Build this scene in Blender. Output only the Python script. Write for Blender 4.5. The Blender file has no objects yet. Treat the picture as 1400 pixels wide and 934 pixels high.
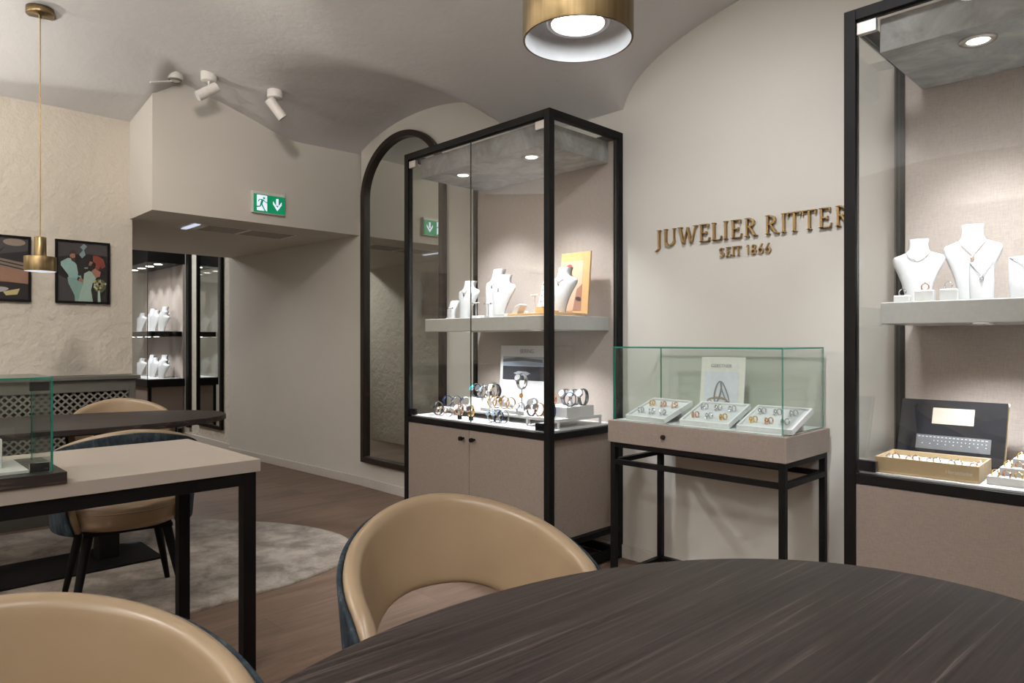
import bpy, math, random
from mathutils import Vector, Matrix
random.seed(7)
SC = bpy.context.scene
COL = SC.collection
PI = math.pi
sin, cos = math.sin, math.cos
def R(d): return math.radians(d)

# ------------------------------------------------------------------ camera
cam_d = bpy.data.cameras.new('camera'); cam = bpy.data.objects.new('camera', cam_d); COL.objects.link(cam)
cam.location = (0, 0, 1.18)
cam.rotation_euler = (R(90), 0, math.atan2(.714, .700))
cam_d.sensor_width = 36; cam_d.lens = 940/1400*36; cam_d.clip_start = .02; cam_d.clip_end = 60
SC.camera = cam
SC.view_settings.view_transform = 'Standard'
try: SC.view_settings.look = 'None'
except Exception: pass
SC.view_settings.gamma = 1; SC.view_settings.use_curve_mapping = False
SC.view_settings.exposure = -.04
SC.cycles.max_bounces = 10; SC.cycles.diffuse_bounces = 4; SC.cycles.glossy_bounces = 5
SC.cycles.transparent_max_bounces = 24; SC.cycles.transmission_bounces = 6
SC.cycles.sample_clamp_indirect = 4
SC.cycles.use_denoising = True
SC.cycles.caustics_reflective = False; SC.cycles.caustics_refractive = False
# ------------------------------------------------------------------ world and added fill lights
W = bpy.data.worlds.new('world'); SC.world = W; W.use_nodes = True
W.node_tree.nodes['Background'].inputs[0].default_value = (.8, .85, 1, 1)
W.node_tree.nodes['Background'].inputs[1].default_value = .05

def light(kind, name, loc, energy, color=(1, .9, .8), target=None, size=.1, spot=60, blend=.5, parent=None):
    d = bpy.data.lights.new(name, kind); o = bpy.data.objects.new(name, d); COL.objects.link(o)
    o.location = loc; d.energy = energy; d.color = color
    if kind == 'AREA': d.shape = 'DISK'; d.size = size
    else: d.shadow_soft_size = size
    if kind == 'SPOT': d.spot_size = R(spot); d.spot_blend = blend
    if target is not None:
        o.rotation_euler = (Vector(target)-Vector(loc)).to_track_quat('-Z', 'Y').to_euler()
    if parent is not None:
        p = parent; off = Vector((0, 0, 0))
        while p is not None: off += p.location; p = p.parent
        o.parent = parent; o.location = Vector(loc)-off
    return o
WARM = (1, .91, .81); NEUT = (1, .965, .92); COOL = (.93, .97, 1)
# unseen spots added as fill under the vault, beside and behind the camera
light('SPOT', 'added_fill_light', (-.2, -1.1, 2.80), 85, NEUT, (-.6, -.1, 0), .12, 150, 1)
light('SPOT', 'added_fill_light', (.9, .4, 2.95), 62, NEUT, (.5, .9, 0), .12, 150, 1)
light('SPOT', 'added_fill_light', (-.8, 1.2, 2.90), 128, (.97, .985, 1), (-1.65, 3.07, 1.25), .10, 75, 1)
light('SPOT', 'added_fill_light', (-3.3, .2, 2.95), 100, WARM, (-5.42, .4, 1.6), .10, 100, 1)
light('SPOT', 'added_fill_light', (-2.7, 1.0, 2.95), 60, WARM, (-4.9, 2.4, 2.3), .10, 60, 1)
light('SPOT', 'added_fill_light', (-3.0, -.9, 2.85), 62, WARM, (-3.1, -.2, 0), .12, 150, 1)
light('SPOT', 'added_fill_light', (-2.9, 1.6, 2.85), 32, WARM, (-3.4, 1.8, 0), .10, 120, 1)
# unseen lamps added to brighten the passage and the next room
light('SPOT', 'added_fill_light', (-8.1, 2.5, 2.6), 90, NEUT, (-6.3, 1.5, 1.1), .1, 60, 1)
light('AREA', 'added_fill_light', (-9.0, 1.2, 2.6), 36, NEUT, (-9.0, 1.6, 0), .6)
light('AREA', 'added_fill_light', (-8.3, 2.2, 2.6), 10, COOL, (-8.3, 2.6, 0), .4)

# ------------------------------------------------------------------ materials
def newmat(name):
    m = bpy.data.materials.new(name); m.use_nodes = True
    nt = m.node_tree; b = nt.nodes['Principled BSDF']
    return m, nt, b
def tex_coord(nt, scale=(1, 1, 1), rot=(0, 0, 0), src='Object'):
    tc = nt.nodes.new('ShaderNodeTexCoord'); mp = nt.nodes.new('ShaderNodeMapping')
    mp.inputs['Scale'].default_value = scale; mp.inputs['Rotation'].default_value = rot
    nt.links.new(tc.outputs[src], mp.inputs[0]); return mp
def ramp(nt, fac, stops):
    r = nt.nodes.new('ShaderNodeValToRGB'); e = r.color_ramp.elements
    while len(e) < len(stops): e.new(.5)
    for i, (p, c) in enumerate(stops): e[i].position = p; e[i].color = (*c, 1)
    nt.links.new(fac, r.inputs[0]); return r
def noise(nt, vec, scale, detail=4, rough=.5, dist=0):
    n = nt.nodes.new('ShaderNodeTexNoise'); n.inputs['Scale'].default_value = scale
    n.inputs['Detail'].default_value = detail; n.inputs['Roughness'].default_value = rough
    n.inputs['Distortion'].default_value = dist
    nt.links.new(vec.outputs[0], n.inputs['Vector']); return n
def bump(nt, b, h, strength=.2, dist=.01):
    n = nt.nodes.new('ShaderNodeBump'); n.inputs['Strength'].default_value = strength; n.inputs['Distance'].default_value = dist
    nt.links.new(h, n.inputs['Height']); nt.links.new(n.outputs[0], b.inputs['Normal'])
def plain(name, col, rough=.5, metal=0, spec=.5, coat=0):
    m, nt, b = newmat(name)
    mp = tex_coord(nt); n = noise(nt, mp, 60, 2)
    r = ramp(nt, n.outputs[0], [(.3, tuple(c*.96 for c in col)), (.7, tuple(min(1, c*1.03) for c in col))])
    nt.links.new(r.outputs[0], b.inputs['Base Color'])
    b.inputs['Roughness'].default_value = rough; b.inputs['Metallic'].default_value = metal
    b.inputs['Specular IOR Level'].default_value = spec
    if coat: b.inputs['Coat Weight'].default_value = coat
    return m
def plaster(name, c1, c2, sc, bs, bd):
    m, nt, b = newmat(name)
    mp = tex_coord(nt); n = noise(nt, mp, sc, 6, .6); n2 = noise(nt, mp, 1.3, 4)
    r = ramp(nt, n2.outputs[0], [(.3, c1), (.7, c2)]); nt.links.new(r.outputs[0], b.inputs['Base Color'])
    b.inputs['Roughness'].default_value = .85; b.inputs['Specular IOR Level'].default_value = .2
    bump(nt, b, n.outputs[0], bs, bd); return m
M = {}
M['wall'] = plaster('smooth_plaster', (.63, .60, .55), (.67, .64, .59), 9, .12, .01)
M['rough'] = plaster('rough_plaster', (.62, .575, .50), (.67, .62, .545), 13, .6, .03)
M['ceil'] = plaster('vault_plaster', (.64, .63, .625), (.69, .68, .675), 6, .22, .03)
M['trim'] = plain('white_trim', (.60, .56, .51), .45)

def wood_floor():
    m, nt, b = newmat('oak_plank_floor')
    mp = tex_coord(nt, (1, 1, 1), (0, 0, R(90)))
    br = nt.nodes.new('ShaderNodeTexBrick'); br.inputs['Scale'].default_value = 1
    br.inputs['Brick Width'].default_value = 1.3; br.inputs['Row Height'].default_value = .19
    br.inputs['Mortar Size'].default_value = .0012; br.inputs['Color1'].default_value = (.30, .30, .30, 1)
    br.inputs['Color2'].default_value = (.75, .75, .75, 1); br.inputs['Mortar'].default_value = (.1, .1, .1, 1)
    nt.links.new(mp.outputs[0], br.inputs[0])
    mp2 = tex_coord(nt, (9, .9, 9)); n = noise(nt, mp2, 2.4, 8, .62, 1.0)
    mx = nt.nodes.new('ShaderNodeMix'); mx.data_type = 'RGBA'; mx.inputs[0].default_value = .34
    nt.links.new(n.outputs[0], mx.inputs[6]); nt.links.new(br.outputs[0], mx.inputs[7])
    r = ramp(nt, mx.outputs[2], [(.22, (.078, .046, .030)), (.45, (.142, .090, .062)), (.62, (.192, .127, .091)), (.8, (.25, .172, .126))])
    nt.links.new(r.outputs[0], b.inputs['Base Color']); b.inputs['Roughness'].default_value = .5
    b.inputs['Specular IOR Level'].default_value = .35
    bump(nt, b, mx.outputs[2], .12, .004); return m
M['floor'] = wood_floor()
def dark_wood(rotz=0):
    m, nt, b = newmat('dark_stained_wood')
    tc = nt.nodes.new('ShaderNodeTexCoord'); rt = nt.nodes.new('ShaderNodeMapping'); rt.inputs['Rotation'].default_value = (0, 0, rotz)
    nt.links.new(tc.outputs['Object'], rt.inputs[0])
    def mp(sc):
        q = nt.nodes.new('ShaderNodeMapping'); q.inputs['Scale'].default_value = sc; nt.links.new(rt.outputs[0], q.inputs[0]); return q
    def mixf(a, c, f):
        q = nt.nodes.new('ShaderNodeMix'); q.data_type = 'FLOAT'; q.inputs[0].default_value = f
        nt.links.new(a, q.inputs[2]); nt.links.new(c, q.inputs[3]); return q.outputs[0]
    n = noise(nt, mp((1.6, 85, 85)), 1.3, 9, .70, .5)          # fine pores
    n3 = noise(nt, mp((.9, 5.5, 5.5)), 1.6, 3, .5, .8)          # broad tone
    w = nt.nodes.new('ShaderNodeTexWave'); w.bands_direction = 'Y'; w.inputs['Scale'].default_value = 13; w.inputs['Distortion'].default_value = 14
    w.inputs['Detail'].default_value = 2.5; w.inputs['Detail Scale'].default_value = .55; w.wave_profile = 'SAW'
    nt.links.new(mp((.14, 1, 1)).outputs[0], w.inputs[0])
    lw = nt.nodes.new('ShaderNodeMath'); lw.operation = 'POWER'; lw.inputs[1].default_value = 7; nt.links.new(w.outputs['Fac'], lw.inputs[0])
    base = mixf(n.outputs[0], n3.outputs[0], .30)
    ls = nt.nodes.new('ShaderNodeMath'); ls.operation = 'MULTIPLY_ADD'; ls.inputs[1].default_value = .10
    nt.links.new(lw.outputs[0], ls.inputs[0]); nt.links.new(base, ls.inputs[2]); a = ls.outputs[0]
    r = ramp(nt, a, [(.36, (.009, .0060, .0060)), (.47, (.021, .0148, .0140)), (.56, (.035, .025, .023)), (.68, (.105, .082, .076))])
    nt.links.new(r.outputs[0], b.inputs['Base Color']); b.inputs['Roughness'].default_value = .44
    b.inputs['Specular IOR Level'].default_value = .35
    bump(nt, b, a, .35, .002); return m
M['darkwood'] = dark_wood(R(-87))
def linen(name='taupe_linen', c1=(.215, .172, .147), c2=(.335, .275, .24)):
    m, nt, b = newmat(name)
    a = tex_coord(nt, (1, 1, 14)); n1 = noise(nt, a, 45, 4, .6)
    c = tex_coord(nt, (14, 14, 1)); n2 = noise(nt, c, 45, 4, .6)
    ad = nt.nodes.new('ShaderNodeMath'); ad.operation = 'ADD'
    nt.links.new(n1.outputs[0], ad.inputs[0]); nt.links.new(n2.outputs[0], ad.inputs[1])
    h = nt.nodes.new('ShaderNodeMath'); h.operation = 'MULTIPLY'; h.inputs[1].default_value = .5
    nt.links.new(ad.outputs[0], h.inputs[0])
    r = ramp(nt, h.outputs[0], [(.3, c1), (.7, c2)])
    nt.links.new(r.outputs[0], b.inputs['Base Color']); b.inputs['Roughness'].default_value = .8
    b.inputs['Specular IOR Level'].default_value = .2
    bump(nt, b, h.outputs[0], .15, .002); return m
M['linen'] = linen()
M['linen_lit'] = linen('taupe_linen_lit', (.37, .31, .275), (.54, .465, .42))  # lighter copy of the taupe linen, cabinet light painted into its colour
M['stone'] = plaster('pale_laminate', (.41, .36, .315), (.45, .395, .345), 30, .05, .002)
def concrete():
    m, nt, b = newmat('grey_concrete')
    mp = tex_coord(nt); n = noise(nt, mp, 7, 9, .68, .6)
    r = ramp(nt, n.outputs[0], [(.32, (.19, .183, .175)), (.5, (.29, .283, .275)), (.66, (.40, .392, .382))])
    nt.links.new(r.outputs[0], b.inputs['Base Color']); b.inputs['Roughness'].default_value = .8
    bump(nt, b, n.outputs[0], .3, .004); return m
M['concrete'] = concrete()
M['black'] = plain('black_powder_coat', (.006, .0055, .0055), .5, 0, .15)
M['bronze'] = plain('dark_bronze_frame', (.022, .014, .011), .42, 0, .3)
M['white'] = plain('white_lacquer', (.74, .74, .74), .35)
M['bust'] = plain('white_display_leatherette', (.64, .64, .65), .5)
M['shelf'] = plain('grey_white_shelf', (.55, .55, .53), .35)
M['fixture'] = plain('white_fixture', (.78, .76, .73), .4)
M['rubber'] = plain('black_rubber', (.01, .01, .01), .7)
def leather():
    m, nt, b = newmat('beige_leather')
    mp = tex_coord(nt); n = noise(nt, mp, 230, 3, .5); n2 = noise(nt, mp, 5, 3)
    r = ramp(nt, n2.outputs[0], [(.3, (.31, .222, .138)), (.7, (.365, .27, .172))])
    nt.links.new(r.outputs[0], b.inputs['Base Color']); b.inputs['Roughness'].default_value = .31
    b.inputs['Specular IOR Level'].default_value = .6
    bump(nt, b, n.outputs[0], .06, .001); return m
M['leather'] = leather()
def velvet():
    m, nt, b = newmat('dark_blue_velvet')
    mp = tex_coord(nt, (1, 1, .35)); n = noise(nt, mp, 38, 6, .75)
    r = ramp(nt, n.outputs[0], [(.35, (.013, .019, .026)), (.55, (.034, .047, .058)), (.7, (.085, .105, .12))])
    nt.links.new(r.outputs[0], b.inputs['Base Color']); b.inputs['Roughness'].default_value = .9
    b.inputs['Specular IOR Level'].default_value = .15; return m
M['velvet'] = velvet()
def brass():
    m, nt, b = newmat('brushed_brass')
    mp = tex_coord(nt, (40, 40, .6)); n = noise(nt, mp, 4, 4, .6)
    r = ramp(nt, n.outputs[0], [(.3, (.20, .145, .072)), (.7, (.31, .228, .12))])
    nt.links.new(r.outputs[0], b.inputs['Base Color']); b.inputs['Metallic'].default_value = 1
    b.inputs['Roughness'].default_value = .36; return m
M['brass'] = brass()
M['bronze_letter'] = plain('antique_brass_letter', (.36, .235, .10), .42, .75)
M['white_in'] = plain('white_enamel', (.75, .75, .75), .4)
M['steel'] = plain('polished_steel', (.72, .73, .76), .18, 1)
M['clip'] = plain('satin_nickel', (.62, .58, .55), .3, .8)
M['gold'] = plain('yellow_gold', (.95, .66, .28), .2, 1)
M['rose'] = plain('rose_gold', (.85, .52, .36), .22, 1)
M['bluedial'] = plain('pale_blue_dial', (.42, .62, .80), .2)
M['teal'] = plain('turquoise_dial', (.10, .62, .66), .25)
M['orange'] = plain('orange_dial', (.95, .48, .20), .25)
M['whitedial'] = plain('white_dial', (.85, .85, .85), .25)
M['navy'] = plain('dark_navy', (.02, .035, .09), .3)
M['olive'] = plain('dark_grey_strap', (.05, .055, .055), .4)
M['gem'] = plain('clear_gem', (.9, .93, .98), .03, .6)
M['oak'] = plain('honey_oak', (.60, .36, .16), .45)
M['goldbox'] = plain('champagne_metal', (.66, .50, .30), .34, .45)
M['paper'] = plain('cream_card', (.74, .72, .66), .6)
M['plate'] = plain('beige_text_plate', (.33, .28, .23), .5)
M['print'] = plain('pale_print', (.66, .68, .74), .5)
M['ink'] = plain('grey_ink', (.25, .25, .26), .6)
M['glossblack'] = plain('black_gloss_board', (.012, .012, .014), .1)
M['radiator'] = plain('grey_green_lacquer', (.105, .10, .085), .5)
M['grille'] = plain('grey_vent_slots', (.42, .40, .37), .6)
M['lattice'] = plain('pale_lattice', (.19, .175, .15), .5)
M['void'] = plain('dark_recess', (.02, .018, .016), .9)
def rug():
    m, nt, b = newmat('silver_grey_rug')
    mp = tex_coord(nt); n = noise(nt, mp, 5.5, 7, .72, .4); n2 = noise(nt, mp, 160, 3)
    r = ramp(nt, n.outputs[0], [(.38, (.15, .120, .098)), (.50, (.27, .222, .183)), (.62, (.39, .33, .28))])
    nt.links.new(r.outputs[0], b.inputs['Base Color']); b.inputs['Roughness'].default_value = .95
    b.inputs['Sheen Weight'].default_value = .2
    bump(nt, b, n2.outputs[0], .5, .004); return m
M['rug'] = rug()
def speckle():
    m, nt, b = newmat('brown_speckled_stone')
    mp = tex_coord(nt); n = noise(nt, mp, 70, 6, .8)
    r = ramp(nt, n.outputs[0], [(.5, (.025, .015, .012)), (.6, (.10, .05, .03)), (.68, (.65, .40, .22))])
    nt.links.new(r.outputs[0], b.inputs['Base Color']); b.inputs['Roughness'].default_value = .3
    bump(nt, b, n.outputs[0], .6, .004); return m
M['speckle'] = speckle()
def glass(name, tint, base=.04):
    m = bpy.data.materials.new(name); m.use_nodes = True; nt = m.node_tree; nt.nodes.clear()
    out = nt.nodes.new('ShaderNodeOutputMaterial'); mix = nt.nodes.new('ShaderNodeMixShader')
    tr = nt.nodes.new('ShaderNodeBsdfTransparent'); gl = nt.nodes.new('ShaderNodeBsdfGlossy')
    tr.inputs[0].default_value = (*tint, 1); gl.inputs['Roughness'].default_value = .0
    ge = nt.nodes.new('ShaderNodeNewGeometry'); dot = nt.nodes.new('ShaderNodeVectorMath'); dot.operation = 'DOT_PRODUCT'
    nt.links.new(ge.outputs['Normal'], dot.inputs[0]); nt.links.new(ge.outputs['Incoming'], dot.inputs[1])
    def mth(op, a, b=None):
        n = nt.nodes.new('ShaderNodeMath'); n.operation = op
        for i, v in enumerate((a, b)):
            if v is None: continue
            if isinstance(v, (int, float)): n.inputs[i].default_value = v
            else: nt.links.new(v, n.inputs[i])
        return n.outputs[0]
    a = mth('ABSOLUTE', dot.outputs['Value']); p = mth('POWER', mth('SUBTRACT', 1, a), 5)
    f = mth('ADD', mth('MULTIPLY', p, 1-base), base)
    nt.links.new(f, mix.inputs[0]); nt.links.new(tr.outputs[0], mix.inputs[1]); nt.links.new(gl.outputs[0], mix.inputs[2])
    nt.links.new(mix.outputs[0], out.inputs[0]); return m
M['glass'] = glass('clear_glass', (.985, .99, .985))
M['glass_g'] = glass('green_tinted_glass', (.962, .985, .972), .03)
M['edge_d'] = plain('dark_glass_edge', (.05, .055, .05), .2)
M['edge'] = plain('green_glass_edge', (.02, .20, .15), .12)
def mirror_mat():
    m, nt, b = newmat('mirror_silver')
    mp = tex_coord(nt); n = noise(nt, mp, 2)
    r = ramp(nt, n.outputs[0], [(.3, (.74, .77, .73)), (.7, (.75, .78, .74))])
    nt.links.new(r.outputs[0], b.inputs['Base Color']); b.inputs['Metallic'].default_value = 1; b.inputs['Roughness'].default_value = .0
    return m
M['mirror'] = mirror_mat()
def emit(name, col, s):
    m, nt, b = newmat(name); b.inputs['Base Color'].default_value = (*col, 1)
    b.inputs['Emission Color'].default_value = (*col, 1); b.inputs['Emission Strength'].default_value = s; return m
M['bulb'] = emit('lit_bulb', (.92, .96, 1), 14)
M['led'] = emit('lit_downlight', (1, .97, .92), 7)
M['sign_g'] = emit('lit_green_sign', (.0, .19, .08), .8)
M['sign_w'] = emit('lit_white_sign', (.75, .80, 1), .8)

# ------------------------------------------------------------------ mesh helper
def wloc(o):
    v = Vector((0, 0, 0))
    while o is not None: v += o.location; o = o.parent
    return v
class MB:
    def __init__(s): s.v = []; s.f = []; s.m = []; s.sm = []
    def add(s, vs, fs, mi=0, smooth=False):
        k = len(s.v); s.v += [tuple(p) for p in vs]
        for f in fs: s.f.append([i+k for i in f]); s.m.append(mi); s.sm.append(smooth)
        return s
    def box(s, x0, x1, y0, y1, z0, z1, mi=0, T=None):
        vs = [(x, y, z) for z in (z0, z1) for y in (y0, y1) for x in (x0, x1)]
        if T is not None: vs = [T @ Vector(p) for p in vs]
        return s.add(vs, [(0, 2, 3, 1), (4, 5, 7, 6), (0, 1, 5, 4), (2, 6, 7, 3), (0, 4, 6, 2), (1, 3, 7, 5)], mi)
    def glassbox(s, x0, x1, y0, y1, z0, z1, gi=0, ei=1, T=None):
        # the two large faces glass, the thin ones the green edge
        d = [x1-x0, y1-y0, z1-z0]; a = d.index(min(d))
        vs = [(x, y, z) for z in (z0, z1) for y in (y0, y1) for x in (x0, x1)]
        if T is not None: vs = [T @ Vector(p) for p in vs]
        F = {2: [(0, 2, 3, 1), (4, 5, 7, 6)], 1: [(0, 1, 5, 4), (2, 6, 7, 3)], 0: [(0, 4, 6, 2), (1, 3, 7, 5)]}
        k = s.add(vs, [], 0)
        n = len(s.v)-8
        for ax, fs in F.items():
            for f in fs: s.f.append([i+n for i in f]); s.m.append(gi if ax == a else ei); s.sm.append(False)
        return s
    def cyl(s, p0, p1, r0, r1=None, n=20, mi=0, cap=True, smooth=True):
        r1 = r0 if r1 is None else r1; p0 = Vector(p0); p1 = Vector(p1); d = (p1-p0).normalized()
        u = d.orthogonal().normalized(); w = d.cross(u)
        vs = []
        for p, r in ((p0, r0), (p1, r1)):
            vs += [p+u*r*cos(2*PI*i/n)+w*r*sin(2*PI*i/n) for i in range(n)]
        s.add(vs, [(i, (i+1) % n, n+(i+1) % n, n+i) for i in range(n)], mi, smooth)
        if cap: s.add(vs, [tuple(range(n-1, -1, -1)), tuple(range(n, 2*n))], mi)
        return s
    def lathe(s, prof, c=(0, 0, 0), n=40, mi=0, smooth=True):
        vs = [(c[0]+r*cos(2*PI*i/n), c[1]+r*sin(2*PI*i/n), c[2]+z) for r, z in prof for i in range(n)]
        fs = [(j*n+i, j*n+(i+1) % n, (j+1)*n+(i+1) % n, (j+1)*n+i) for j in range(len(prof)-1) for i in range(n)]
        return s.add(vs, fs, mi, smooth)
    def loft(s, rings, mi=0, closed=True, cap=True, smooth=True, loop=False):
        n = len(rings[0]); vs = [p for r in rings for p in r]; m = len(rings)
        fs = []
        for j in range(m if loop else m-1):
            for i in range(n if closed else n-1):
                a, b = j*n+i, j*n+(i+1) % n; c, d = ((j+1) % m)*n+(i+1) % n, ((j+1) % m)*n+i
                fs.append((a, b, c, d))
        s.add(vs, fs, mi, smooth)
        if cap and not loop:
            s.add(rings[0], [tuple(range(n-1, -1, -1))], mi); s.add(rings[-1], [tuple(range(n))], mi)
        return s
    def tube(s, pts, r, n=8, mi=0, loop=False):
        pts = [Vector(p) for p in pts]; rings = []; m = len(pts)
        for i, p in enumerate(pts):
            a = pts[(i-1) % m] if (loop or i) else p; b = pts[(i+1) % m] if (loop or i < m-1) else p
            d = (b-a).normalized(); up = Vector((0, 0, 1)) if abs(d.z) < .95 else Vector((1, 0, 0))
            u = d.cross(up).normalized(); w = u.cross(d)
            rings.append([p+u*r*cos(2*PI*k/n)+w*r*sin(2*PI*k/n) for k in range(n)])
        return s.loft(rings, mi, loop=loop)
    def prism(s, poly, T, h, mi=0):
        # poly in local xy, extruded along local z by h, then T
        n = len(poly); a = [T @ Vector((x, y, 0)) for x, y in poly]; b = [T @ Vector((x, y, h)) for x, y in poly]
        s.add(a+b, [tuple(range(n-1, -1, -1)), tuple(range(n, 2*n))]+[(i, (i+1) % n, n+(i+1) % n, n+i) for i in range(n)], mi)
        return s
    def build(s, name, mats, parent=None, bevel=0, sub=0, world=True):
        me = bpy.data.meshes.new(name); off = wloc(parent) if (world and parent is not None) else Vector((0, 0, 0))
        me.from_pydata([Vector(p)-off for p in s.v], [], s.f)
        if not isinstance(mats, (list, tuple)): mats = [mats]
        for m in mats: me.materials.append(m)
        me.polygons.foreach_set('material_index', s.m); me.polygons.foreach_set('use_smooth', s.sm)
        me.update()
        o = bpy.data.objects.new(name, me); COL.objects.link(o)
        if parent is not None: o.parent = parent
        if bevel:
            b = o.modifiers.new('bevel', 'BEVEL'); b.width = bevel; b.segments = 2; b.limit_method = 'ANGLE'
        if sub:
            b = o.modifiers.new('sub', 'SUBSURF'); b.levels = sub; b.render_levels = sub
        return o
def tag(o, label=None, cat=None, group=None, kind=None):
    if label: o['label'] = label
    if cat: o['category'] = cat
    if group: o['group'] = group
    if kind: o['kind'] = kind
    return o
def thing(name, label, cat, loc, rz=0, group=None):
    o = bpy.data.objects.new(name, None); COL.objects.link(o); o.empty_display_size = .05
    o.location = loc; o.rotation_euler = (0, 0, rz)
    return tag(o, label, cat, group)
def struct(o): o['kind'] = 'structure'; return o
def copy_tree(o, parent=None):
    c = o.copy(); COL.objects.link(c); c.parent = parent
    for ch in list(o.children): copy_tree(ch, c)
    return c
def TR(loc, rz=0, rx=0, ry=0): return Matrix.Translation(loc) @ Matrix.Rotation(rz, 4, 'Z') @ Matrix.Rotation(ry, 4, 'Y') @ Matrix.Rotation(rx, 4, 'X')

# ------------------------------------------------------------------ the setting
YW = 3.07          # sign wall
XP = -5.42         # picture wall
struct(MB().box(-11.2, 2.7, -2.4, 3.4, -.1, 0).build('floor', M['floor']))
struct(MB().box(-4.9, 2.7, YW, YW+.2, 0, 3.4).build('wall_back', M['wall']))
b = MB(); b.prism([(-4.9, YW), (-7.25, 2.94), (-7.25, 3.3), (-4.9, 3.3)], Matrix.Identity(4), 2.2)
struct(b.build('wall_passage', M['wall']))
struct(MB().box(-7.2, XP, -2.4, 1.505, 0, 3.4).build('wall_left', M['rough']))
struct(MB().box(-7.2, -4.93, 1.49, YW+.2, 2.055, 3.4).build('wall_left_bulkhead', M['wall']))
struct(MB().box(-5.7, 2.9, -2.4, -2.2, 0, 3.4).build('wall_front', M['wall']))
struct(MB().box(2.6, 2.8, -2.4, 3.3, 0, 3.4).build('wall_right', M['wall']))
struct(MB().box(-11.2, -7.25, 3.03, 3.2, 0, 3.0).build('wall_far_back', M['rough']))
struct(MB().box(-11.3, -11.1, -2.4, 3.2, 0, 3.0).build('wall_far_left', M['wall']))
struct(MB().box(-11.2, -7.0, -2.5, -2.3, 0, 3.0).build('wall_far_front', M['wall']))
struct(MB().box(-11.2, -7.2, -2.4, 3.2, 2.8, 2.95).build('ceiling_far', M['wall']))
# vaulted ceiling
def smax(a, b, k=.03):
    h = max(k-abs(a-b), 0)/k; return max(a, b)+h*h*k/4
def vault(x, y):
    m = 3.12-.67*(abs(y-.4)/2.67)**1.85
    def lun(cx, ha, sp, rise, flare=0):
        t = abs(x-cx)/(ha+flare*(YW-y))
        return sp+rise*math.sqrt(1-t*t) if t < 1 else -1
    l = max(lun(-.85, 1.40, 2.45, .42), lun(-4.12, 1.05, 2.45, .43, -.05))
    lf = -1
    t = abs(x+1.6)/1.5
    if y < 0 and t < 1: lf = 2.45+.42*math.sqrt(1-t*t)
    z = smax(m, max(l, lf), .05)
    if x > -3.4: return z
    u = x+5.42; xc = -5.2+.33*(y-.7)
    e = 2.75+.14*u+.46*max(0, x-xc)
    if y > 1.49: e += .75*(y-1.49)*max(0, min(1, u/.5))
    return -smax(-z, -e, .03)
b = MB(); NX, NY = 222, 150
xs = [-5.46+(2.7+5.46)*i/NX for i in range(NX+1)]; ys = [-2.3+(3.2+2.3)*j/NY for j in range(NY+1)]
b.add([(x, y, vault(x, y)) for y in ys for x in xs], [(j*(NX+1)+i, (j+1)*(NX+1)+i, (j+1)*(NX+1)+i+1, j*(NX+1)+i+1) for j in range(NY) for i in range(NX)], 0, True)
k = len(b.v); b.add([(x, y, 3.45) for x, y in ((-5.46, -2.3), (2.7, -2.3), (2.7, 3.2), (-5.46, 3.2))], [(0, 1, 2, 3)])
struct(b.build('ceiling', M['ceil']))
# baseboards
def bb(name, pts, h=.072, t=.014):
    b = MB()
    for (x0, y0), (x1, y1) in zip(pts, pts[1:]):
        d = Vector((x1-x0, y1-y0, 0)); L = d.length; T = TR((x0, y0, 0), math.atan2(d.y, d.x))
        b.box(0, L, 0, t, 0, h, 0, T)
    return struct(b.build(name, M['trim'], bevel=.003))
bb('baseboard_back', [(2.6, YW), (-4.9, YW), (-7.25, 2.94)])
bb('baseboard_far', [(-7.25, 3.03), (-11.1, 3.03)])
bb('baseboard_left', [(XP+.001, 1.5), (XP+.001, -2.2)])

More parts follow.
